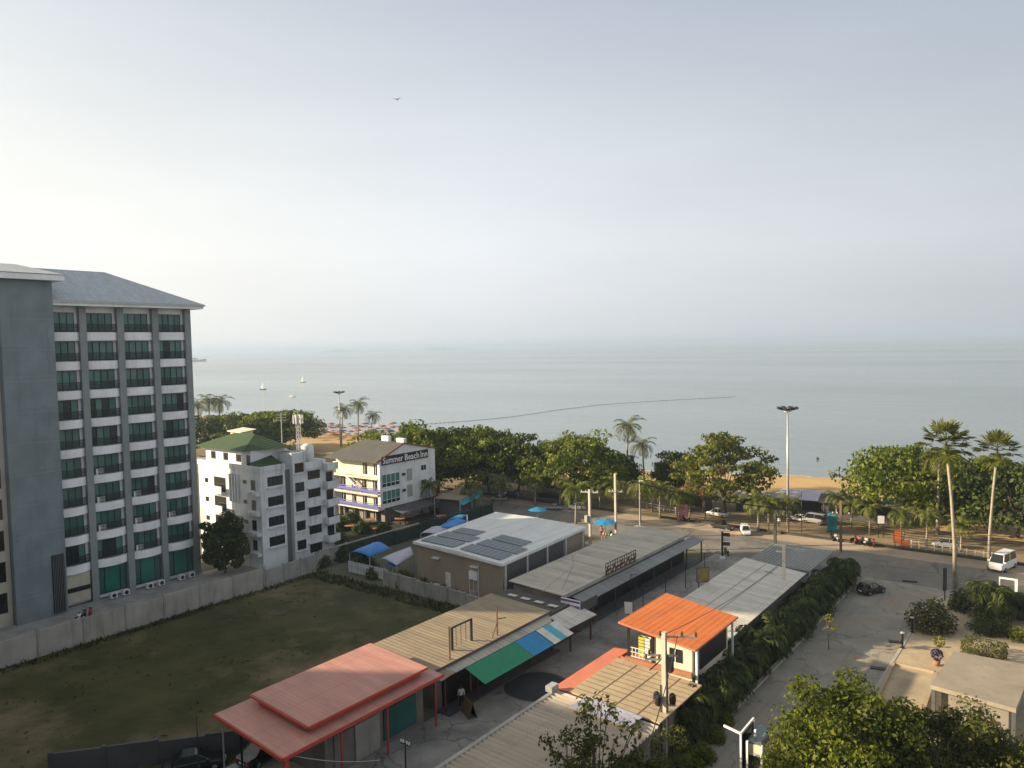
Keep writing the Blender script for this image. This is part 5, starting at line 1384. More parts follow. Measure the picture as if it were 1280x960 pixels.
# ================================================================ vehicles
def loft(sections):
    """sections along x: (x, [(y, z) half profile from bottom to top])"""
    q = MB(); n = len(sections[0][1])
    rings = [[(x, y, z) for y, z in pr] + [(x, -y, z) for y, z in reversed(pr)] for x, pr in sections]
    m_ = 2*n
    q.add([v for r in rings for v in r], [(i*m_+k, i*m_+(k+1) % m_, (i+1)*m_+(k+1) % m_, (i+1)*m_+k) for i in range(len(rings)-1) for k in range(m_)] + [tuple(range(m_)), tuple(range((len(rings)-1)*m_, len(rings)*m_))])
    return q
def car_proto(name, cat, paintm, kind='hatch'):
    T = thing(name, '', cat, (0, 0, 0), local=True)
    L = {'hatch': 3.95, 'sedan': 4.4, 'suv': 4.4, 'van': 4.6, 'pickup': 4.9}[kind]; W_ = .85 if kind not in ('van',) else .92
    belt = {'hatch': .92, 'sedan': .9, 'suv': 1.05, 'van': 1.2, 'pickup': 1.05}[kind]; H_ = {'hatch': 1.5, 'sedan': 1.45, 'suv': 1.75, 'van': 2.15, 'pickup': 1.75}[kind]
    f = L/2
    pr = lambda w_, zb, zt: [(w_*.80, zb), (w_*.98, zb+.14), (w_, (zb+zt)/2), (w_*.94, zt-.04), (w_*.86, zt)]
    hood = belt-.12 if kind != 'van' else belt-.02
    secs = [(-f, pr(W_*.86, .36, belt-.12)), (-f+.12, pr(W_*.96, .24, belt-.02)), (-f+.8, pr(W_, .2, belt)), (0, pr(W_, .2, belt)), (f-1.25, pr(W_, .2, belt)), (f-1.0, pr(W_, .2, hood)), (f-.35, pr(W_*.96, .22, hood-.08)), (f, pr(W_*.8, .34, hood-.22))]
    body = loft(secs).build('body', paintm, T, False)
    # cabin glass, then the painted roof
    r0, r1, t0, t1 = {'hatch': (-f+.18, f-1.05, -f+.75, f-1.9), 'sedan': (-f+.65, f-1.1, -f+1.35, f-2.0), 'suv': (-f+.12, f-1.1, -f+.45, f-1.85), 'van': (-f+.05, f-.35, -f+.15, f-1.0), 'pickup': (-.55, f-1.15, -.3, f-1.9)}[kind]
    c = MB().hexa([(r0, -W_*.86, belt-.005), (r1, -W_*.86, belt-.005), (r1, W_*.86, belt-.005), (r0, W_*.86, belt-.005)], [(t0, -W_*.68, H_-.07), (t1, -W_*.68, H_-.07), (t1, W_*.68, H_-.07), (t0, W_*.68, H_-.07)])
    c.build('window_glass', M['car_glass'], T)
    rf = MB().hexa([(t0-.04, -W_*.70, H_-.07), (t1+.06, -W_*.70, H_-.07), (t1+.06, W_*.70, H_-.07), (t0-.04, W_*.70, H_-.07)], [(t0+.1, -W_*.62, H_), (t1-.1, -W_*.62, H_), (t1-.1, W_*.62, H_), (t0+.1, W_*.62, H_)])
    for sg in (-1, 1):
        for xb, xt in ((r0+.03, t0), (r1-.03, t1), ((r0+r1)/2, (t0+t1)/2)): rf.bar((xb, sg*W_*.865, belt), (xt, sg*W_*.69, H_-.06), .07)
    rf.build('roof', paintm, T)
    if kind == 'pickup':
        b = MB(); b.box(-f+.15, -.7, -W_*.78, W_*.78, belt-.01, belt+.02); b.build('load_bed', M['black'], T)
    for sx in (-f+.78, f-.80):
        for sg in (-1, 1):
            w_ = MB().tube([(sx, sg*(W_-.17), .31), (sx, sg*(W_+.015), .31)], .31, 16).build('wheel', M['tyre'], T)
            MB().tube([(sx, sg*(W_+.0), .31), (sx, sg*(W_+.03), .31)], .19, 12).build('rim', M['rim'], w_)
    for sg in (-1, 1):
        MB().box(f-.22, f-.03, sg*W_*.45, sg*W_*.78, hood-.36, hood-.22).build('headlight', M['headlight'], T)
        MB().box(-f-.01, -f+.12, sg*W_*.5, sg*W_*.84, belt-.36, belt-.16).build('taillight', M['taillight'], T)
        MB().box(r1-.25, r1-.08, sg*W_*.9, sg*(W_*.9+.2), belt, belt+.14).build('wing_mirror', paintm, T)
    MB().box(-f-.02, -f+.03, -.26, .26, .5, .64).build('number_plate', M['plate'], T); MB().box(f-.03, f+.03, -.26, .26, .42, .56).build('number_plate', M['plate'], T)
    return T
def veh(kind, m_, px, py, rz, label, s=.86, name='parked_car', cat='car', z=.013):
    pr = car_proto(name, cat, M[m_], kind); p = at(px, py, z)
    pr.location = p; pr.rotation_euler = (0, 0, rz); pr.scale = (s, s, s); pr['label'] = label; return pr
veh('hatch', 'car_black', 1089, 741, R(62), 'small black car with bright tail lamps on the driveway beside the palm hedge', .84)['category'] = 'car'
veh('suv', 'car_white', 932, 667, R(-62), 'white estate car driving along the beach road, facing the viewer', .72)
veh('suv', 'car_white', 721, 637, R(200), 'white car parked at the beach side kerb near the first utility pole', .72)
veh('sedan', 'car_silver', 692, 637, R(205), 'dark roofed silver car parked left of the white one by the kerb', .72)
veh('sedan', 'car_silver', 624, 626, R(200), 'silver car parked by the beach trees near the blue awning shop', .72)
veh('hatch', 'car_blue', 638, 620, R(195), 'dark blue car parked under the trees right of the silver one', .72)
veh('pickup', 'car_black', 903, 661, R(165), 'dark pickup truck on the beach road left of the white estate car', .72, 'pickup_truck', 'truck')
veh('pickup', 'car_white', 897, 645, R(170), 'white and dark pickup truck parked under the russet topped tree', .72, 'pickup_truck', 'truck')
veh('van', 'car_white', 1253, 711, R(-105), 'white van with a black windscreen beside the right fan palm', .95, 'parked_van', 'van')
veh('suv', 'car_silver', 1182, 684, R(190), 'silver car parked in shade between the street palms', .72)
veh('sedan', 'car_black', 334, 946, R(95), 'black car parked under the pink carport roof', .95)
veh('sedan', 'car_black', 243, 962, R(60), 'dark car with bright glass at the lower left corner', .9)
veh('van', 'car_silver', 1018, 654, R(170), 'silver grey van parked on the verge left of the teal cubicle', .72, 'parked_van', 'van')
veh('sedan', 'car_white', 998, 651, R(175), 'pale car parked beside the foot of the tall lamp mast', .72)

def bike_proto(col):
    T = thing('motorbike', '', 'motorbike', (0, 0, 0), local=True)
    for x in (-.62, .62):
        w_ = MB().tube([(x, -.06, .29), (x, .06, .29)], .29, 14).build('wheel', M['tyre'], T); MB().tube([(x, -.065, .29), (x, .065, .29)], .17, 10).build('rim', M['rim'], w_)
    b = MB(); b.hexa([(-.75, -.12, .42), (.1, -.14, .30), (.1, .14, .30), (-.75, .12, .42)], [(-.85, -.14, .74), (.05, -.12, .62), (.05, .12, .62), (-.85, .14, .74)])
    b.hexa([(.1, -.12, .30), (.42, -.2, .36), (.42, .2, .36), (.1, .12, .30)], [(.22, -.14, .5), (.5, -.18, .95), (.5, .18, .95), (.22, .14, .5)]); b.build('body', M[col], T)
    MB().hexa([(-.85, -.13, .74), (.08, -.12, .64), (.08, .12, .64), (-.85, .13, .74)], [(-.8, -.1, .84), (.02, -.09, .72), (.02, .09, .72), (-.8, .1, .84)]).build('seat', M['black'], T)
    h = MB(); h.bar((.62, 0, .3), (.42, 0, 1.0), .07); h.bar((.40, -.33, 1.04), (.40, .33, 1.04), .04); h.build('handlebar', M['dark_metal'], T)
    MB().box(.50, .57, -.08, .08, .78, .92).build('headlight', M['headlight'], T)
    return T
bb_ = [bike_proto('car_black'), bike_proto('red_cloth'), bike_proto('car_white')]
mb = [(1067, 678, 0), (1072, 679, 1), (1077, 680, 0), (1082, 681, 2), (1087, 682, 0), (1092, 683, 1), (1040, 675, 0), (1046, 676, 2), (908, 694, 0), (98, 778, 2), (105, 774, 0), (113, 771, 1), (766, 672, 0), (857, 652, 0)]
ml = ['black motorbike at the left end of the row by the brown pole', 'red motorbike second in the row by the brown pole', 'black motorbike third in the row by the brown pole', 'white motorbike fourth in the row right of the brown pole',
 'black motorbike fifth in the row right of the brown pole', 'red motorbike at the right end of the kerb row', 'black motorbike just left of the brown pole', 'white motorbike close against the brown pole', 'black motorbike at the lane mouth by the dark sign',
 'white motorbike at the entrance of the grey hotel', 'black motorbike at the entrance of the grey hotel', 'red motorbike at the entrance of the grey hotel', 'black motorbike beside the blue umbrella stall', 'dark motorbike parked at the beach kerb near the pink stall']
for i, (px, py, c_) in enumerate(mb):
    place(bb_[c_], USED, at(px, py, .013), R(70)+i*.13, ml[i], 'parked motorbikes', .9)

# ================================================================ people
def person(label, px, py, shirt, pants, pose='stand', rz=0, z=0.0, hairlong=False, s=1.0):
    V = {'pel': (0, 0, .95), 'wst': (0, 0, 1.1), 'che': (.02, 0, 1.34), 'nek': (.02, 0, 1.48), 'hd0': (.04, 0, 1.56), 'hd1': (.05, 0, 1.70),
         'shl': (.01, .19, 1.40), 'ell': (.02, .25, 1.13), 'hal': (.10, .24, .88), 'shr': (.01, -.19, 1.40), 'elr': (.02, -.25, 1.13), 'har': (.10, -.24, .88),
         'hpl': (0, .09, .90), 'knl': (.03, .10, .50), 'anl': (0, .10, .09), 'tol': (.15, .11, .04), 'hpr': (0, -.09, .90), 'knr': (.05, -.10, .50), 'anr': (-.06, -.10, .09), 'tor': (.09, -.11, .04)}
    if pose == 'walk': V.update(knl=(.22, .1, .52), anl=(.26, .1, .10), tol=(.40, .11, .05), knr=(-.02, -.1, .50), anr=(-.30, -.1, .16), tor=(-.18, -.11, .06), hal=(-.16, .24, .92), har=(.26, -.22, .95), ell=(-.08, .25, 1.14), elr=(.08, -.25, 1.13))
    if pose == 'ride': V.update(knl=(.42, .2, .80), anl=(.30, .2, .34), tol=(.44, .2, .30), knr=(.42, -.2, .80), anr=(.30, -.2, .34), tor=(.44, -.2, .30), hal=(.52, .27, 1.06), har=(.52, -.27, 1.06), ell=(.26, .27, 1.16), elr=(.26, -.27, 1.16), pel=(0, 0, .92), hpl=(.05, .1, .90), hpr=(.05, -.1, .90))
    Rd = {'pel': .15, 'wst': .13, 'che': .15, 'nek': .06, 'hd0': .085, 'hd1': .095, 'shl': .065, 'ell': .045, 'hal': .035, 'shr': .065, 'elr': .045, 'har': .035, 'hpl': .095, 'knl': .065, 'anl': .045, 'tol': .04, 'hpr': .095, 'knr': .065, 'anr': .045, 'tor': .04}
    Eg = [('pel', 'wst'), ('wst', 'che'), ('che', 'nek'), ('nek', 'hd0'), ('hd0', 'hd1'), ('che', 'shl'), ('shl', 'ell'), ('ell', 'hal'), ('che', 'shr'), ('shr', 'elr'), ('elr', 'har'), ('pel', 'hpl'), ('hpl', 'knl'), ('knl', 'anl'), ('anl', 'tol'), ('pel', 'hpr'), ('hpr', 'knr'), ('knr', 'anr'), ('anr', 'tor')]
    ks = list(V); me = bpy.data.meshes.new('body_skeleton'); me.from_pydata([V[k] for k in ks], [(ks.index(a), ks.index(b)) for a, b in Eg], [])
    tmp = bpy.data.objects.new('tmp', me); COL.objects.link(tmp)
    sk = tmp.modifiers.new('s', 'SKIN'); sv = me.skin_vertices[0].data
    for i, k in enumerate(ks): sv[i].radius = (Rd[k], Rd[k]); sv[i].use_root = (k == 'pel')
    sb = tmp.modifiers.new('d', 'SUBSURF'); sb.levels = 1
    bpy.context.view_layer.update()
    bm_ = bpy.data.meshes.new_from_object(tmp.evaluated_get(bpy.context.evaluated_depsgraph_get()))
    bpy.data.objects.remove(tmp)
    p = at(px, py, z); T = thing('person', label, 'person', p, local=True, rz=rz); T.scale = (s, s, s)
    o = mesh_obj('body', bm_, [M['skin'], M[shirt], M[pants]], T)
    for f in bm_.polygons:
        c = f.center; f.use_smooth = True
        f.material_index = 1 if (1.0 < c.z < 1.47 and abs(c.y) < .27) else (2 if c.z <= 1.0 and c.z > .12 and (abs(c.y) < .21 or c.z < .8) else 0)
    hr = MB().lathe([(0, 1.82), (.08, 1.80), (.115, 1.72), (.11, 1.62 if not hairlong else 1.5), (.06, 1.60 if not hairlong else 1.46)], 12); h_ = hr.build('hair', M['hair'], T, True); h_.location = (.025, 0, 0)
    fc = MB()
    for sg in (-1, 1): fc.box(.125, .145, sg*.035-.012, sg*.035+.012, 1.665, 1.68)
    fc.box(.13, .15, -.025, .025, 1.585, 1.597); fc.build('face', M['hair'], T)
    MB().hexa([(.13, -.015, 1.61), (.17, -.012, 1.61), (.17, .012, 1.61), (.13, .015, 1.61)], [(.13, -.008, 1.66), (.14, -.006, 1.66), (.14, .006, 1.66), (.13, .008, 1.66)]).build('nose', M['skin'], T)
    return T
person('person in a pink shirt standing under the blue umbrella of the stall', 752, 672, 'pink_cloth', 'jeans', 'stand', R(-60))
person('person in dark clothes walking along the beach side kerb near the lamp post', 882, 653, 'black', 'jeans', 'walk', R(190))
person('person in white standing near the dark posts by the lamp mast', 974, 660, 'stripe_white', 'jeans', 'stand', R(-90))
person('person in a dark shirt walking on the pavement near the orange board', 1130, 680, 'jeans', 'black', 'walk', R(180))
person('person in light shirt standing behind the sandwich board on the lane', 577, 884, 'stripe_white', 'black', 'stand', R(-45))

# ================================================================ street objects
US = parasol_proto('parasol', 'parasol', M['blue_awning'], 1.9, 2.7)
p = at(757, 672); place(US, USED, p, .3, 'large blue umbrella over a roadside stall behind the market roof', s=1.0)
p = at(672, 652); place(US, USED, p, .9, 'blue umbrella seen beyond the back edge of the white metal roof', s=.85)
st = thing('stall_table', 'small vendor table piled with goods under the blue umbrella', 'stall', at(760, 676)); p = at(760, 676)
MB().box(p.x-.9, p.x+.9, p.y-.4, p.y+.4, .72, .78).build('tabletop', M['wood'], st)
for dx in (-.8, .8):
    for dy in (-.33, .33): MB().box(p.x+dx-.03, p.x+dx+.03, p.y+dy-.03, p.y+dy+.03, 0, .72).build('leg', M['steel'], st)
for k, mm in enumerate(('pink_cloth', 'sign_yellow', 'green_awning', 'stripe_white')): MB().lathe([(0, .78), (.2, .78), (.23, .95), (.1, 1.12), (0, 1.14)], 8, (p.x-.65+k*.43, p.y)).build('goods', M[mm], st, True)

def signboard(label, px, py, z0, z1, w_, mat, ang, name='sign_board', legs=True, th=.06, face=None):
    p = at(px, py); T = thing(name, label, 'sign', p, local=True, rz=ang)
    b = MB().box(-w_/2, w_/2, -th/2, th/2, z0, z1).build('board', M[mat], T)
    fr = MB()
    for a in ((-w_/2-.04, -w_/2, z0, z1), (w_/2, w_/2+.04, z0, z1), (-w_/2, w_/2, z1, z1+.04), (-w_/2, w_/2, z0-.04, z0)): fr.box(a[0], a[1], -th/2-.01, th/2+.01, a[2], a[3])
    fr.build('frame', M['dark_metal'], T)
    if legs:
        for x in ((-w_*.35, w_*.35) if w_ > .8 else (0,)): MB().box(x-.04, x+.04, -.04, .04, 0, z0-.04).build('post', M['dark_metal'], T)
    return T
cb = at(878, 762, 0)
signboard('faded yellow square sign board behind the orange roof', 879, 772, 3.7, 5.1, 1.3, 'sign_yellow', R(50))
sb = thing('sandwich_board', 'dark sandwich board standing on the lane before the green awning', 'sign', at(586, 893), local=True, rz=R(-28))
MB().hexa([(-.85, -.35, 0), (.85, -.35, 0), (.85, -.31, 0), (-.85, -.31, 0)], [(-.85, -.03, 1.15), (.85, -.03, 1.15), (.85, .01, 1.15), (-.85, .01, 1.15)]).build('front_panel', M['wood'], sb)
MB().hexa([(-.85, .31, 0), (.85, .31, 0), (.85, .35, 0), (-.85, .35, 0)], [(-.85, .02, 1.15), (.85, .02, 1.15), (.85, .06, 1.15), (-.85, .06, 1.15)]).build('back_panel', M['black'], sb)
signboard('small white notice board on the lane beside the orange cottage', 786, 782, 1.2, 2.4, .8, 'sign_white', R(20))
signboard('white square road sign on a post before the wide spreading tree', 1101, 672, 2.0, 3.1, .9, 'sign_white', R(25))
signboard('orange red notice board between two street palms', 1122, 683, .5, 2.2, .9, 'orange_plastic', R(25))
signboard('low orange frame board on the pavement right of the orange notice', 1132, 686, .3, 1.1, .9, 'orange_plastic', R(25))
signboard('pale pink board stall front on the beach verge', 853, 651, .2, 2.6, 1.7, 'pink_cloth', R(25))
signboard('dark double sided sign at the driveway corner before the left fan palm', 1181, 752, 1.2, 3.6, .4, 'kerb_dark', R(70), th=.12)
dk = thing('sign_post', 'dark street sign post with hanging panels at the lane mouth', 'sign', at(903, 698), local=True, rz=R(20))
MB().box(-.12, .12, -.12, .12, 0, 3.6).build('post', M['black'], dk); MB().lathe([(0, 0), (.35, 0), (.3, .3), (0, .35)], 10).build('foot', M['white'], dk)
for k in range(3): MB().box(.13, .95, -.05, .05, 2.9-k*.6, 3.35-k*.6).build('panel', M['stripe_white'] if k == 1 else M['kerb_dark'], dk)
MB().box(-.5, .95, -.4, .4, 3.6, 3.68).build('cap', M['stripe_white'], dk)

# teal toilet cubicle
tc_ = thing('toilet_cubicle', 'teal portable toilet cubicle on the verge by the brown utility pole', 'toilet cubicle', at(1040, 664), local=True, rz=R(15))
MB().box(-.65, .65, -.65, .65, .1, 2.4).build('body', M['teal_plastic'], tc_)
MB().hexa([(-.7, -.7, 2.4), (.7, -.7, 2.4), (.7, .7, 2.4), (-.7, .7, 2.4)], [(-.45, -.45, 2.75), (.45, -.45, 2.75), (.45, .45, 2.75), (-.45, .45, 2.75)]).build('roof', flat('teal_pale', (.10, .34, .36), .5), tc_)
d_ = MB().box(-.45, .45, -.70, -.65, .2, 2.2).build('door', flat('teal_dark', (.012, .16, .19), .5), tc_); MB().box(.28, .36, -.74, -.70, 1.1, 1.25).build('handle', M['steel'], d_)
MB().box(-.7, .7, -.7, .7, 0, .1).build('base', M['kerb_dark'], tc_)

# beach shop with lilac cover, low dark beach huts
def hut(label, px, py, w_, d, h, roofm, ang=R(0), name='beach_hut'):
    T = thing(name, label, 'beach hut', at(px, py), local=True, rz=ang)
    MB().box(-w_/2, w_/2, -d/2, d/2, 0, h).build('wall', M['dark_wall'], T)
    MB().sheet([(-w_/2-.5, -d/2-.6, h+.05), (w_/2+.5, -d/2-.6, h+.05), (w_/2+.5, d/2+.5, h+.7), (-w_/2-.5, d/2+.5, h+.7)], .08).build('roof', M[roofm], T)
    MB().box(-w_*.4, w_*.4, -d/2-.05, -d/2, .9, h-.3).build('counter_opening', M['black'], T)
    for sx in (-1, 1): MB().box(sx*w_*.47-.05, sx*w_*.47+.05, -d/2-.5, -d/2-.4, 0, h).build('post', M['wood'], T)
hut('low dark beach hut with a grey roof left of the tall lamp mast', 958, 640, 9, 3, 2.4, 'kerb')
hut('beach hut under a lilac roof cover right of the tall lamp mast', 1016, 642, 9.5, 4, 2.6, 'lilac_tarp', R(8))
hut('dark roofed beach hut behind the young palms left of the wide tree', 1085, 650, 13, 3, 2.6, 'dark_roof', R(8))
hut('dark beach hut in the shade under the largest domed tree', 700, 628, 9, 3, 2.3, 'dark_roof')
hut('red brown beach hut beside the pink board stall', 868, 636, 5, 3, 2.6, 'barge_red')
# fence beside the beach road
def rail_fence(label, px0, py0, px1, py1, n):
    a, b = at(px0, py0), at(px1, py1); T = thing('rail_fence', label, 'fence', (a+b)/2)
    r = MB()
    for z in (.45, .9): r.bar((a.x, a.y, z), (b.x, b.y, z), .06)
    r.build('rail', M['concrete_light'], T)
    for k in range(n+1): p = a.lerp(b, k/n); MB().box(p.x-.07, p.x+.07, p.y-.07, p.y+.07, 0, 1.05).build('post', M['concrete_light'], T)
rail_fence('low pale rail fence along the pavement before the fan palms', 1130, 683, 1240, 701, 11)
rail_fence('low rail fence along the beach side under the trees left of the dark car', 560, 612, 680, 625, 12)
rail_fence('orange lit rail fence on the verge between the pink stall and lamp post', 795, 633, 852, 643, 8)

# ================================================================ right hand garden: flat roof, lamps, white gate
pv_ = thing('pavilion', 'garden pavilion with a plain flat concrete roof among the near trees', 'pavilion', at(1225, 860))
a = [at(1163, 856, 3), at(1192, 814, 3), at(1292, 832, 3), at(1270, 886, 3)]
MB().sheet([tuple(p) for p in (a[0], a[3], a[2], a[1])], .3).build('roof', paint('flat_roof_concrete', (.27, .235, .185), .85, .15, .4), pv_)
c = sum(a, Vector())/4
MB().prism([(c.x+(p.x-c.x)*.8, c.y+(p.y-c.y)*.8) for p in (a[0], a[3], a[2], a[1])], .12, 2.65).build('wall', M['shop_wall'], pv_)
for p in a: MB().box(p.x*.94+c.x*.06-.12, p.x*.94+c.x*.06+.12, p.y*.94+c.y*.06-.12, p.y*.94+c.y*.06+.12, .12, 2.7).build('column', M['dark_wall'], pv_)
tr = thing('planter', 'low sandy walled terrace planter beside the driveway', 'planter', at(1130, 850, .12))
a = [at(1095, 880, .12), at(1117, 834, .12), at(1170, 846, .12), at(1155, 890, .12)]
w_ = MB()
for p, q in zip(a, a[1:]+a[:1]): w_.bar((p.x, p.y, .35), (q.x, q.y, .35), .3, .5)
w_.build('wall', paint('sandstone', (.34, .275, .19), .85), tr); MB().poly([(p.x, p.y, .42) for p in a]).build('soil', M['plaza'], tr)
BL_ = thing('bollard_lamp', '', 'bollard lamp', (0, 0, 0), local=True)
MB().tube([(0, 0, 0), (0, 0, 1.35)], .09, 10).build('post', M['black'], BL_); MB().lathe([(0, 1.35), (.19, 1.36), (.19, 1.44), (0, 1.5)], 12).build('cap', M['steel'], BL_); MB().lathe([(0, 0), (.2, 0), (.2, .06), (0, .07)], 12).build('base', M['dark_metal'], BL_)
for i, (px, py) in enumerate(((1140, 790), (1128, 810))):
    place(BL_, USED, at(px, py, .12), 0, ['black bollard lamp nearer the blossoming shrub', 'black bollard lamp nearer the terrace planter'][i], 'bollard lamps on the driveway edge')
dr = MB().box(-.75, .75, -.28, .28, 0, .07)
for k in range(9): dr.box(-.7+k*.16, -.63+k*.16, -.24, .24, .07, .085)
o = one('drain_grate', dr, M['black'], 'black drain grate on the driveway in front of the bright foreground tree', 'drain grate'); o.location = at(1100, 836, .018); o.rotation_euler = (0, 0, R(15))
o2 = o.copy(); COL.objects.link(o2); o2.location = at(1122, 803, .018); o2['label'] = 'black drain grate at the kerb beside the bollard lamps'; o['group'] = o2['group'] = 'drain grates on the driveway'
o3 = o.copy(); COL.objects.link(o3); o3.location = at(1137, 727, .018); o3['label'] = 'dark manhole grate in the middle of the driveway mouth'; o3['group'] = o['group']

gt = thing('guard_booth', 'white framed glass gate booth at the near end of the driveway', 'guard booth', at(940, 990))
zt = 3.6; A, B_, C_ = at(926, 917, zt), at(942, 898, zt), at(905, 907, zt)
f = MB()
f.bar(A, B_, .11, .14); f.bar(A, C_, .10, .12)
for p in (A, B_): f.bar((p.x, p.y, 0), (p.x, p.y, zt), .11)
f.build('frame', M['white_steel'], gt)
MB().bar((A.x, A.y, zt/2), (B_.x, B_.y, zt/2), .05, zt-.3).build('glass_panel', M['win_dark'], gt)
D, E_ = at(944, 912, zt), at(952, 930, zt-.4)
for p in (at(944, 912, zt), at(952, 932, 3.2), at(934, 926, 3.2)): MB().bar((p.x, p.y, 0), (p.x, p.y, p.z), .12).build('post', M['white_steel'], gt)
g1, g2, g3, g4 = at(933, 926, 3.1), at(953, 931, 3.1), at(968, 915, 3.1), at(950, 905, 3.1)
MB().sheet([tuple(v) for v in (g1, g2, g3, g4)], .12).build('roof', glass('booth_glass', (.12, .16, .15), .15), gt)
wl_ = MB()
for p, q_ in ((g1, g2), (g2, g3)):
    wl_.bar((p.x, p.y, 2.65), (q_.x, q_.y, 2.65), .1, .7)
wl_.build('wall', M['cream'], gt)
wn_ = MB()
for p, q_ in ((g1, g2), (g2, g3), (g3, g4)): wn_.bar((p.x, p.y, 1.2), (q_.x, q_.y, 1.2), .06, 2.3)
wn_.build('window', M['win_dark'], gt)
for p in (g3, g4): MB().bar((p.x, p.y, 0), (p.x, p.y, 3.1), .14).build('post', M['black'], gt)
ba = MB(); ba.bar((g2.x, g2.y, 3.15), (g3.x, g3.y, 3.15), .12, .3); ba.build('beam', M['black'], gt)
gp = thing('gate_post', 'white gate frame at the right edge of the garden near the van', 'gate', at(1270, 758), local=True)
MB().box(-.12, .12, -.12, .12, 0, 2.7).build('post', M['white_steel'], gp); MB().box(-1.5, .12, -.08, .08, 2.7, 2.85).build('beam', M['white_steel'], gp)
MB().box(-1.5, -1.4, -.05, .05, 0, 2.7).build('post', M['white_steel'], gp)

# ================================================================ sea and sky: parasols on the far beach, boats, swimmer, bird
PC = [parasol_proto('beach_parasol', 'beach parasol', flat('parasol_'+n, c, .8), 1.5, 2.4, .5) for n, c in (('red', (.24, .08, .065)), ('pink', (.36, .22, .18)), ('brown', (.13, .085, .06)), ('cream', (.42, .37, .30)), ('blue', (.09, .11, .16)))]
cn = ['red', 'dull pink', 'brown', 'cream', 'faded blue']; rr = random.Random(21)
for i in range(78):
    j = i % 13; k = i // 13
    x = 376+j*10+rr.uniform(-6, 6)+k*1.5; y = 537+k*2.5+rr.uniform(-1.6, 1.6)
    if x > 505: continue
    c_ = rr.randrange(5) if rr.random() < .5 else rr.choice([0, 1, 2])
    place(PC[c_], USED, at(x, y), rr.uniform(0, 6), f'{cn[c_]} beach parasol in the crowded rows on the far sand', f'{cn[c_]} parasols on the far beach', rr.uniform(.8, 1.1))
def boat(label, px, py, L, hullm, sail=None, cabin=False, rz=0, name='boat'):
    p = at(px, py, -.45); T = thing(name, label, 'boat', p, local=True, rz=rz)
    prf = lambda w_, h_: [(w_*.35, -.15), (w_*.8, .1), (w_, h_)]
    q = loft([(-L/2, prf(L*.13, L*.10)), (-L*.2, prf(L*.16, L*.09)), (L*.2, prf(L*.13, L*.10)), (L*.42, prf(L*.05, L*.13)), (L/2, prf(L*.01, L*.15))]); q.build('hull', M[hullm], T)
    if sail:
        MB().bar((0, 0, 0), (0, 0, L*1.2), L*.015).build('mast', M['steel'], T)
        MB().add([(-.02*L, 0, L*.16), (-.42*L, .06*L, L*.18), (-.02*L, .0, L*1.15)], [(0, 1, 2)]).build('sail', M[sail], T)
    if cabin:
        c_ = MB().box(-L*.28, L*.02, -L*.08, L*.08, L*.08, L*.2).build('cabin', M['stripe_white'], T); MB().box(-L*.2, -L*.02, -L*.085, L*.085, L*.13, L*.17).build('window', M['win_dark'], c_)
        MB().bar((-L*.1, 0, L*.2), (-L*.1, 0, L*.36), L*.015).build('mast', M['steel'], T)
boat('small sailing boat with a pale sail on the hazy water beyond the grove', 329, 487, 5, 'car_blue', 'sign_white', rz=R(30))
boat('faint white sailing boat farther right beyond the phone mast', 379, 478, 5.5, 'stripe_white', 'sign_white', rz=R(30))
boat('distant grey ship near the hotel corner on the horizon', 246, 452, 60, 'kerb', cabin=True, rz=R(35), name='ship')
boat('small moored dinghy right of the left sail boat', 366, 496, 5, 'car_white', cabin=True, rz=R(10))
sw = thing('buoy', 'small dark mooring buoy floating off the beach right of the lamp mast', 'buoy', at(1022, 574, -.45), local=True)
MB().lathe([(0, -.15), (.3, -.1), (.34, .15), (.22, .35), (0, .4)], 12).build('float', M['black'], sw, True); MB().tube([(0, 0, .38), (0, 0, .75)], .05, 6).build('stem', M['dark_metal'], sw)
pts = [at(x, y, -.42) for x, y in ((470, 536), (520, 531), (575, 527), (610, 524), (640, 521), (668, 517), (700, 512), (750, 506), (800, 502.5), (860, 499), (920, 496))]
q = MB(); 
for a_, b_ in zip(pts, pts[1:]):
    n_ = 10
    for k in range(n_):
        q.tube([a_.lerp(b_, k/n_), a_.lerp(b_, (k+.8)/n_)], .12, 5)
one('swim_line', q, flat('rope_grey', (.24, .265, .27), .8), 'long dark line of floats curving across the calm sea', 'float line', loc=tuple(pts[5]))

bd = thing('bird', 'lone bird gliding high over the sea', 'bird', (0, 0, 0), local=True)
pb = FWD*70 + RIGHT*((496.5-640)/FOC*70) - UP*((124.5-480)/FOC*70)
bd.location = (pb.x, pb.y, pb.z+CAM_H); bd.rotation_euler = (R(8), R(-8), YAW+R(10))
loft([(-.28, [(.01, -.01), (.03, 0), (.01, .01)]), (-.1, [(.03, -.05), (.07, 0), (.03, .05)]), (.12, [(.03, -.05), (.07, 0), (.03, .05)]), (.24, [(.02, -.03), (.04, 0), (.02, .03)]), (.34, [(.002, -.003), (.005, 0), (.002, .003)])]).build('body', M['dark_wall'], bd, True)
for sg in (-1, 1):
    wv = MB().sheet([(.10, sg*.05, .03), (-.08, sg*.05, .03), (-.10, sg*.34, .16), (.04, sg*.34, .16)] if sg > 0 else [(-.08, sg*.05, .03), (.10, sg*.05, .03), (.04, sg*.34, .16), (-.10, sg*.34, .16)], .012)
    q4 = [(.04, sg*.34, .16), (-.10, sg*.34, .16), (-.12, sg*.62, .12), (-.06, sg*.66, .12)]
    wv.sheet(q4 if sg > 0 else q4[::-1], .012); wv.build('wing', M['dark_wall'], bd)
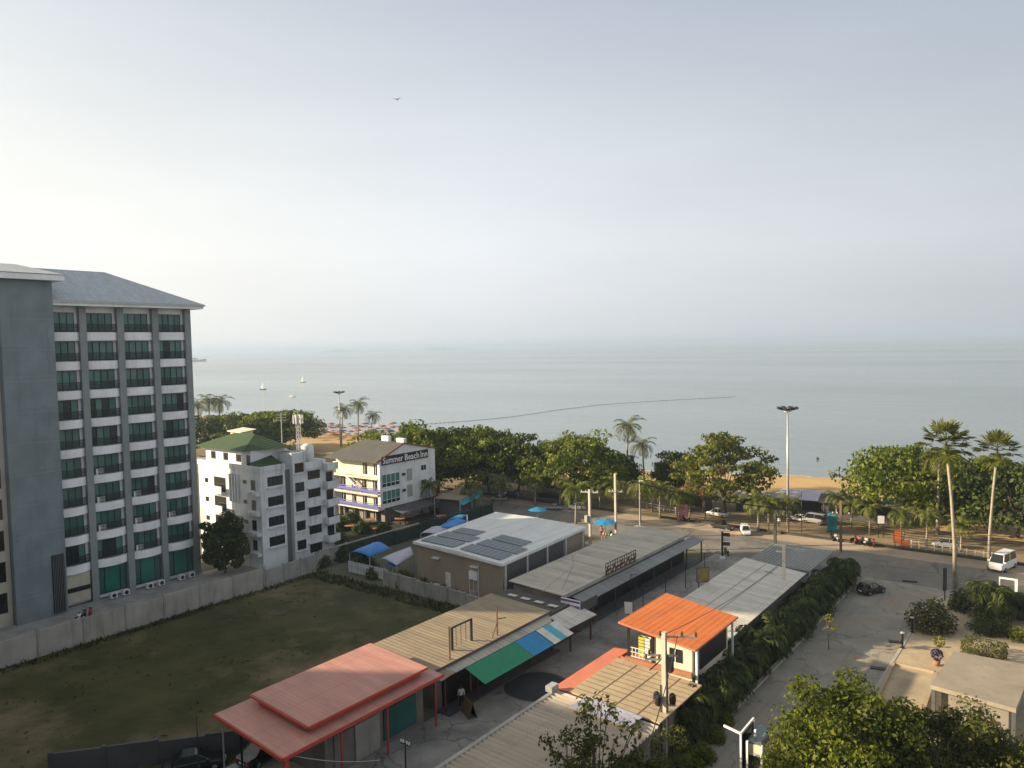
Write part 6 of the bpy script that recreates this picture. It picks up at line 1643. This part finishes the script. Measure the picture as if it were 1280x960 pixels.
MB().sheet([(-.26, -.05, .01), (-.26, .05, .01), (-.42, .08, .01), (-.42, -.08, .01)], .01).build('tail', M['dark_wall'], bd)
bd.rotation_euler = (R(0), R(0), YAW+R(75)); bd.scale = (.65, .65, .65)

# faint hilly island on the horizon
il = MB(); pts = []
c_ = at(640, 480)
dirv = FWD + RIGHT*((490-640)/FOC); dirv.z = 0; dirv.normalize(); sd_ = Vector((dirv.y, -dirv.x, 0)); base = dirv*9000
n_ = 40; vs = []
for j in range(5):
    for k in range(n_+1):
        t = k/n_; h_ = (18+14*math.sin(t*7+1)+8*math.sin(t*17))*math.sin(math.pi*t)**.6*(math.sin(math.pi*j/4))
        p = base + sd_*((t-.5)*1700) + dirv*((j-2)*180); vs.append((p.x, p.y, -.6+max(0, h_)))
il.add(vs, [(j*(n_+1)+k, j*(n_+1)+k+1, (j+1)*(n_+1)+k+1, (j+1)*(n_+1)+k) for j in range(4) for k in range(n_)])
struct('island', il, M['land'], smooth=True)

# ================================================================ the block the viewer stands in (left and behind)
ob = thing('apartment_building', 'pale tower block behind the viewpoint, its long side facing the field', 'apartment block', (-35, -14, 0))
MB().box(-95, 24, -22, -4, 0, 29.2).build('wall', M['hotel_white'], ob)
MB().box(-95.4, 24.4, -22.4, -3.6, 29.2, 29.7).build('roof', M['concrete'], ob)
for k in range(8):
    x = -84+k*13.5; f = MB().box(x, x+9, -4, -3.92, 2, 27).build('window', M['teal_glass'], ob); g_ = MB()
    for z in range(8): g_.box(x, x+9, -3.92, -3.85, 4.4+z*3.1, 5.2+z*3.1)
    g_.build('spandrel', M['hotel_white'], f)

shade_block = thing('apartment_building', 'unseen pale block added left of the viewpoint to shade the field', 'apartment block', (-112, 2, 0))  # added unseen block, its height chosen to keep the field in shade
MB().box(-124, -100, -13, 14, 0, 24.2).build('wall', M['hotel_cream'], shade_block); MB().box(-124.4, -99.6, -13.4, 14.4, 24.2, 24.6).build('roof', M['concrete'], shade_block)
for k in range(4): MB().box(-100, -99.92, -11+k*6, -7+k*6, 3, 22).build('window', M['teal_glass'], shade_block)
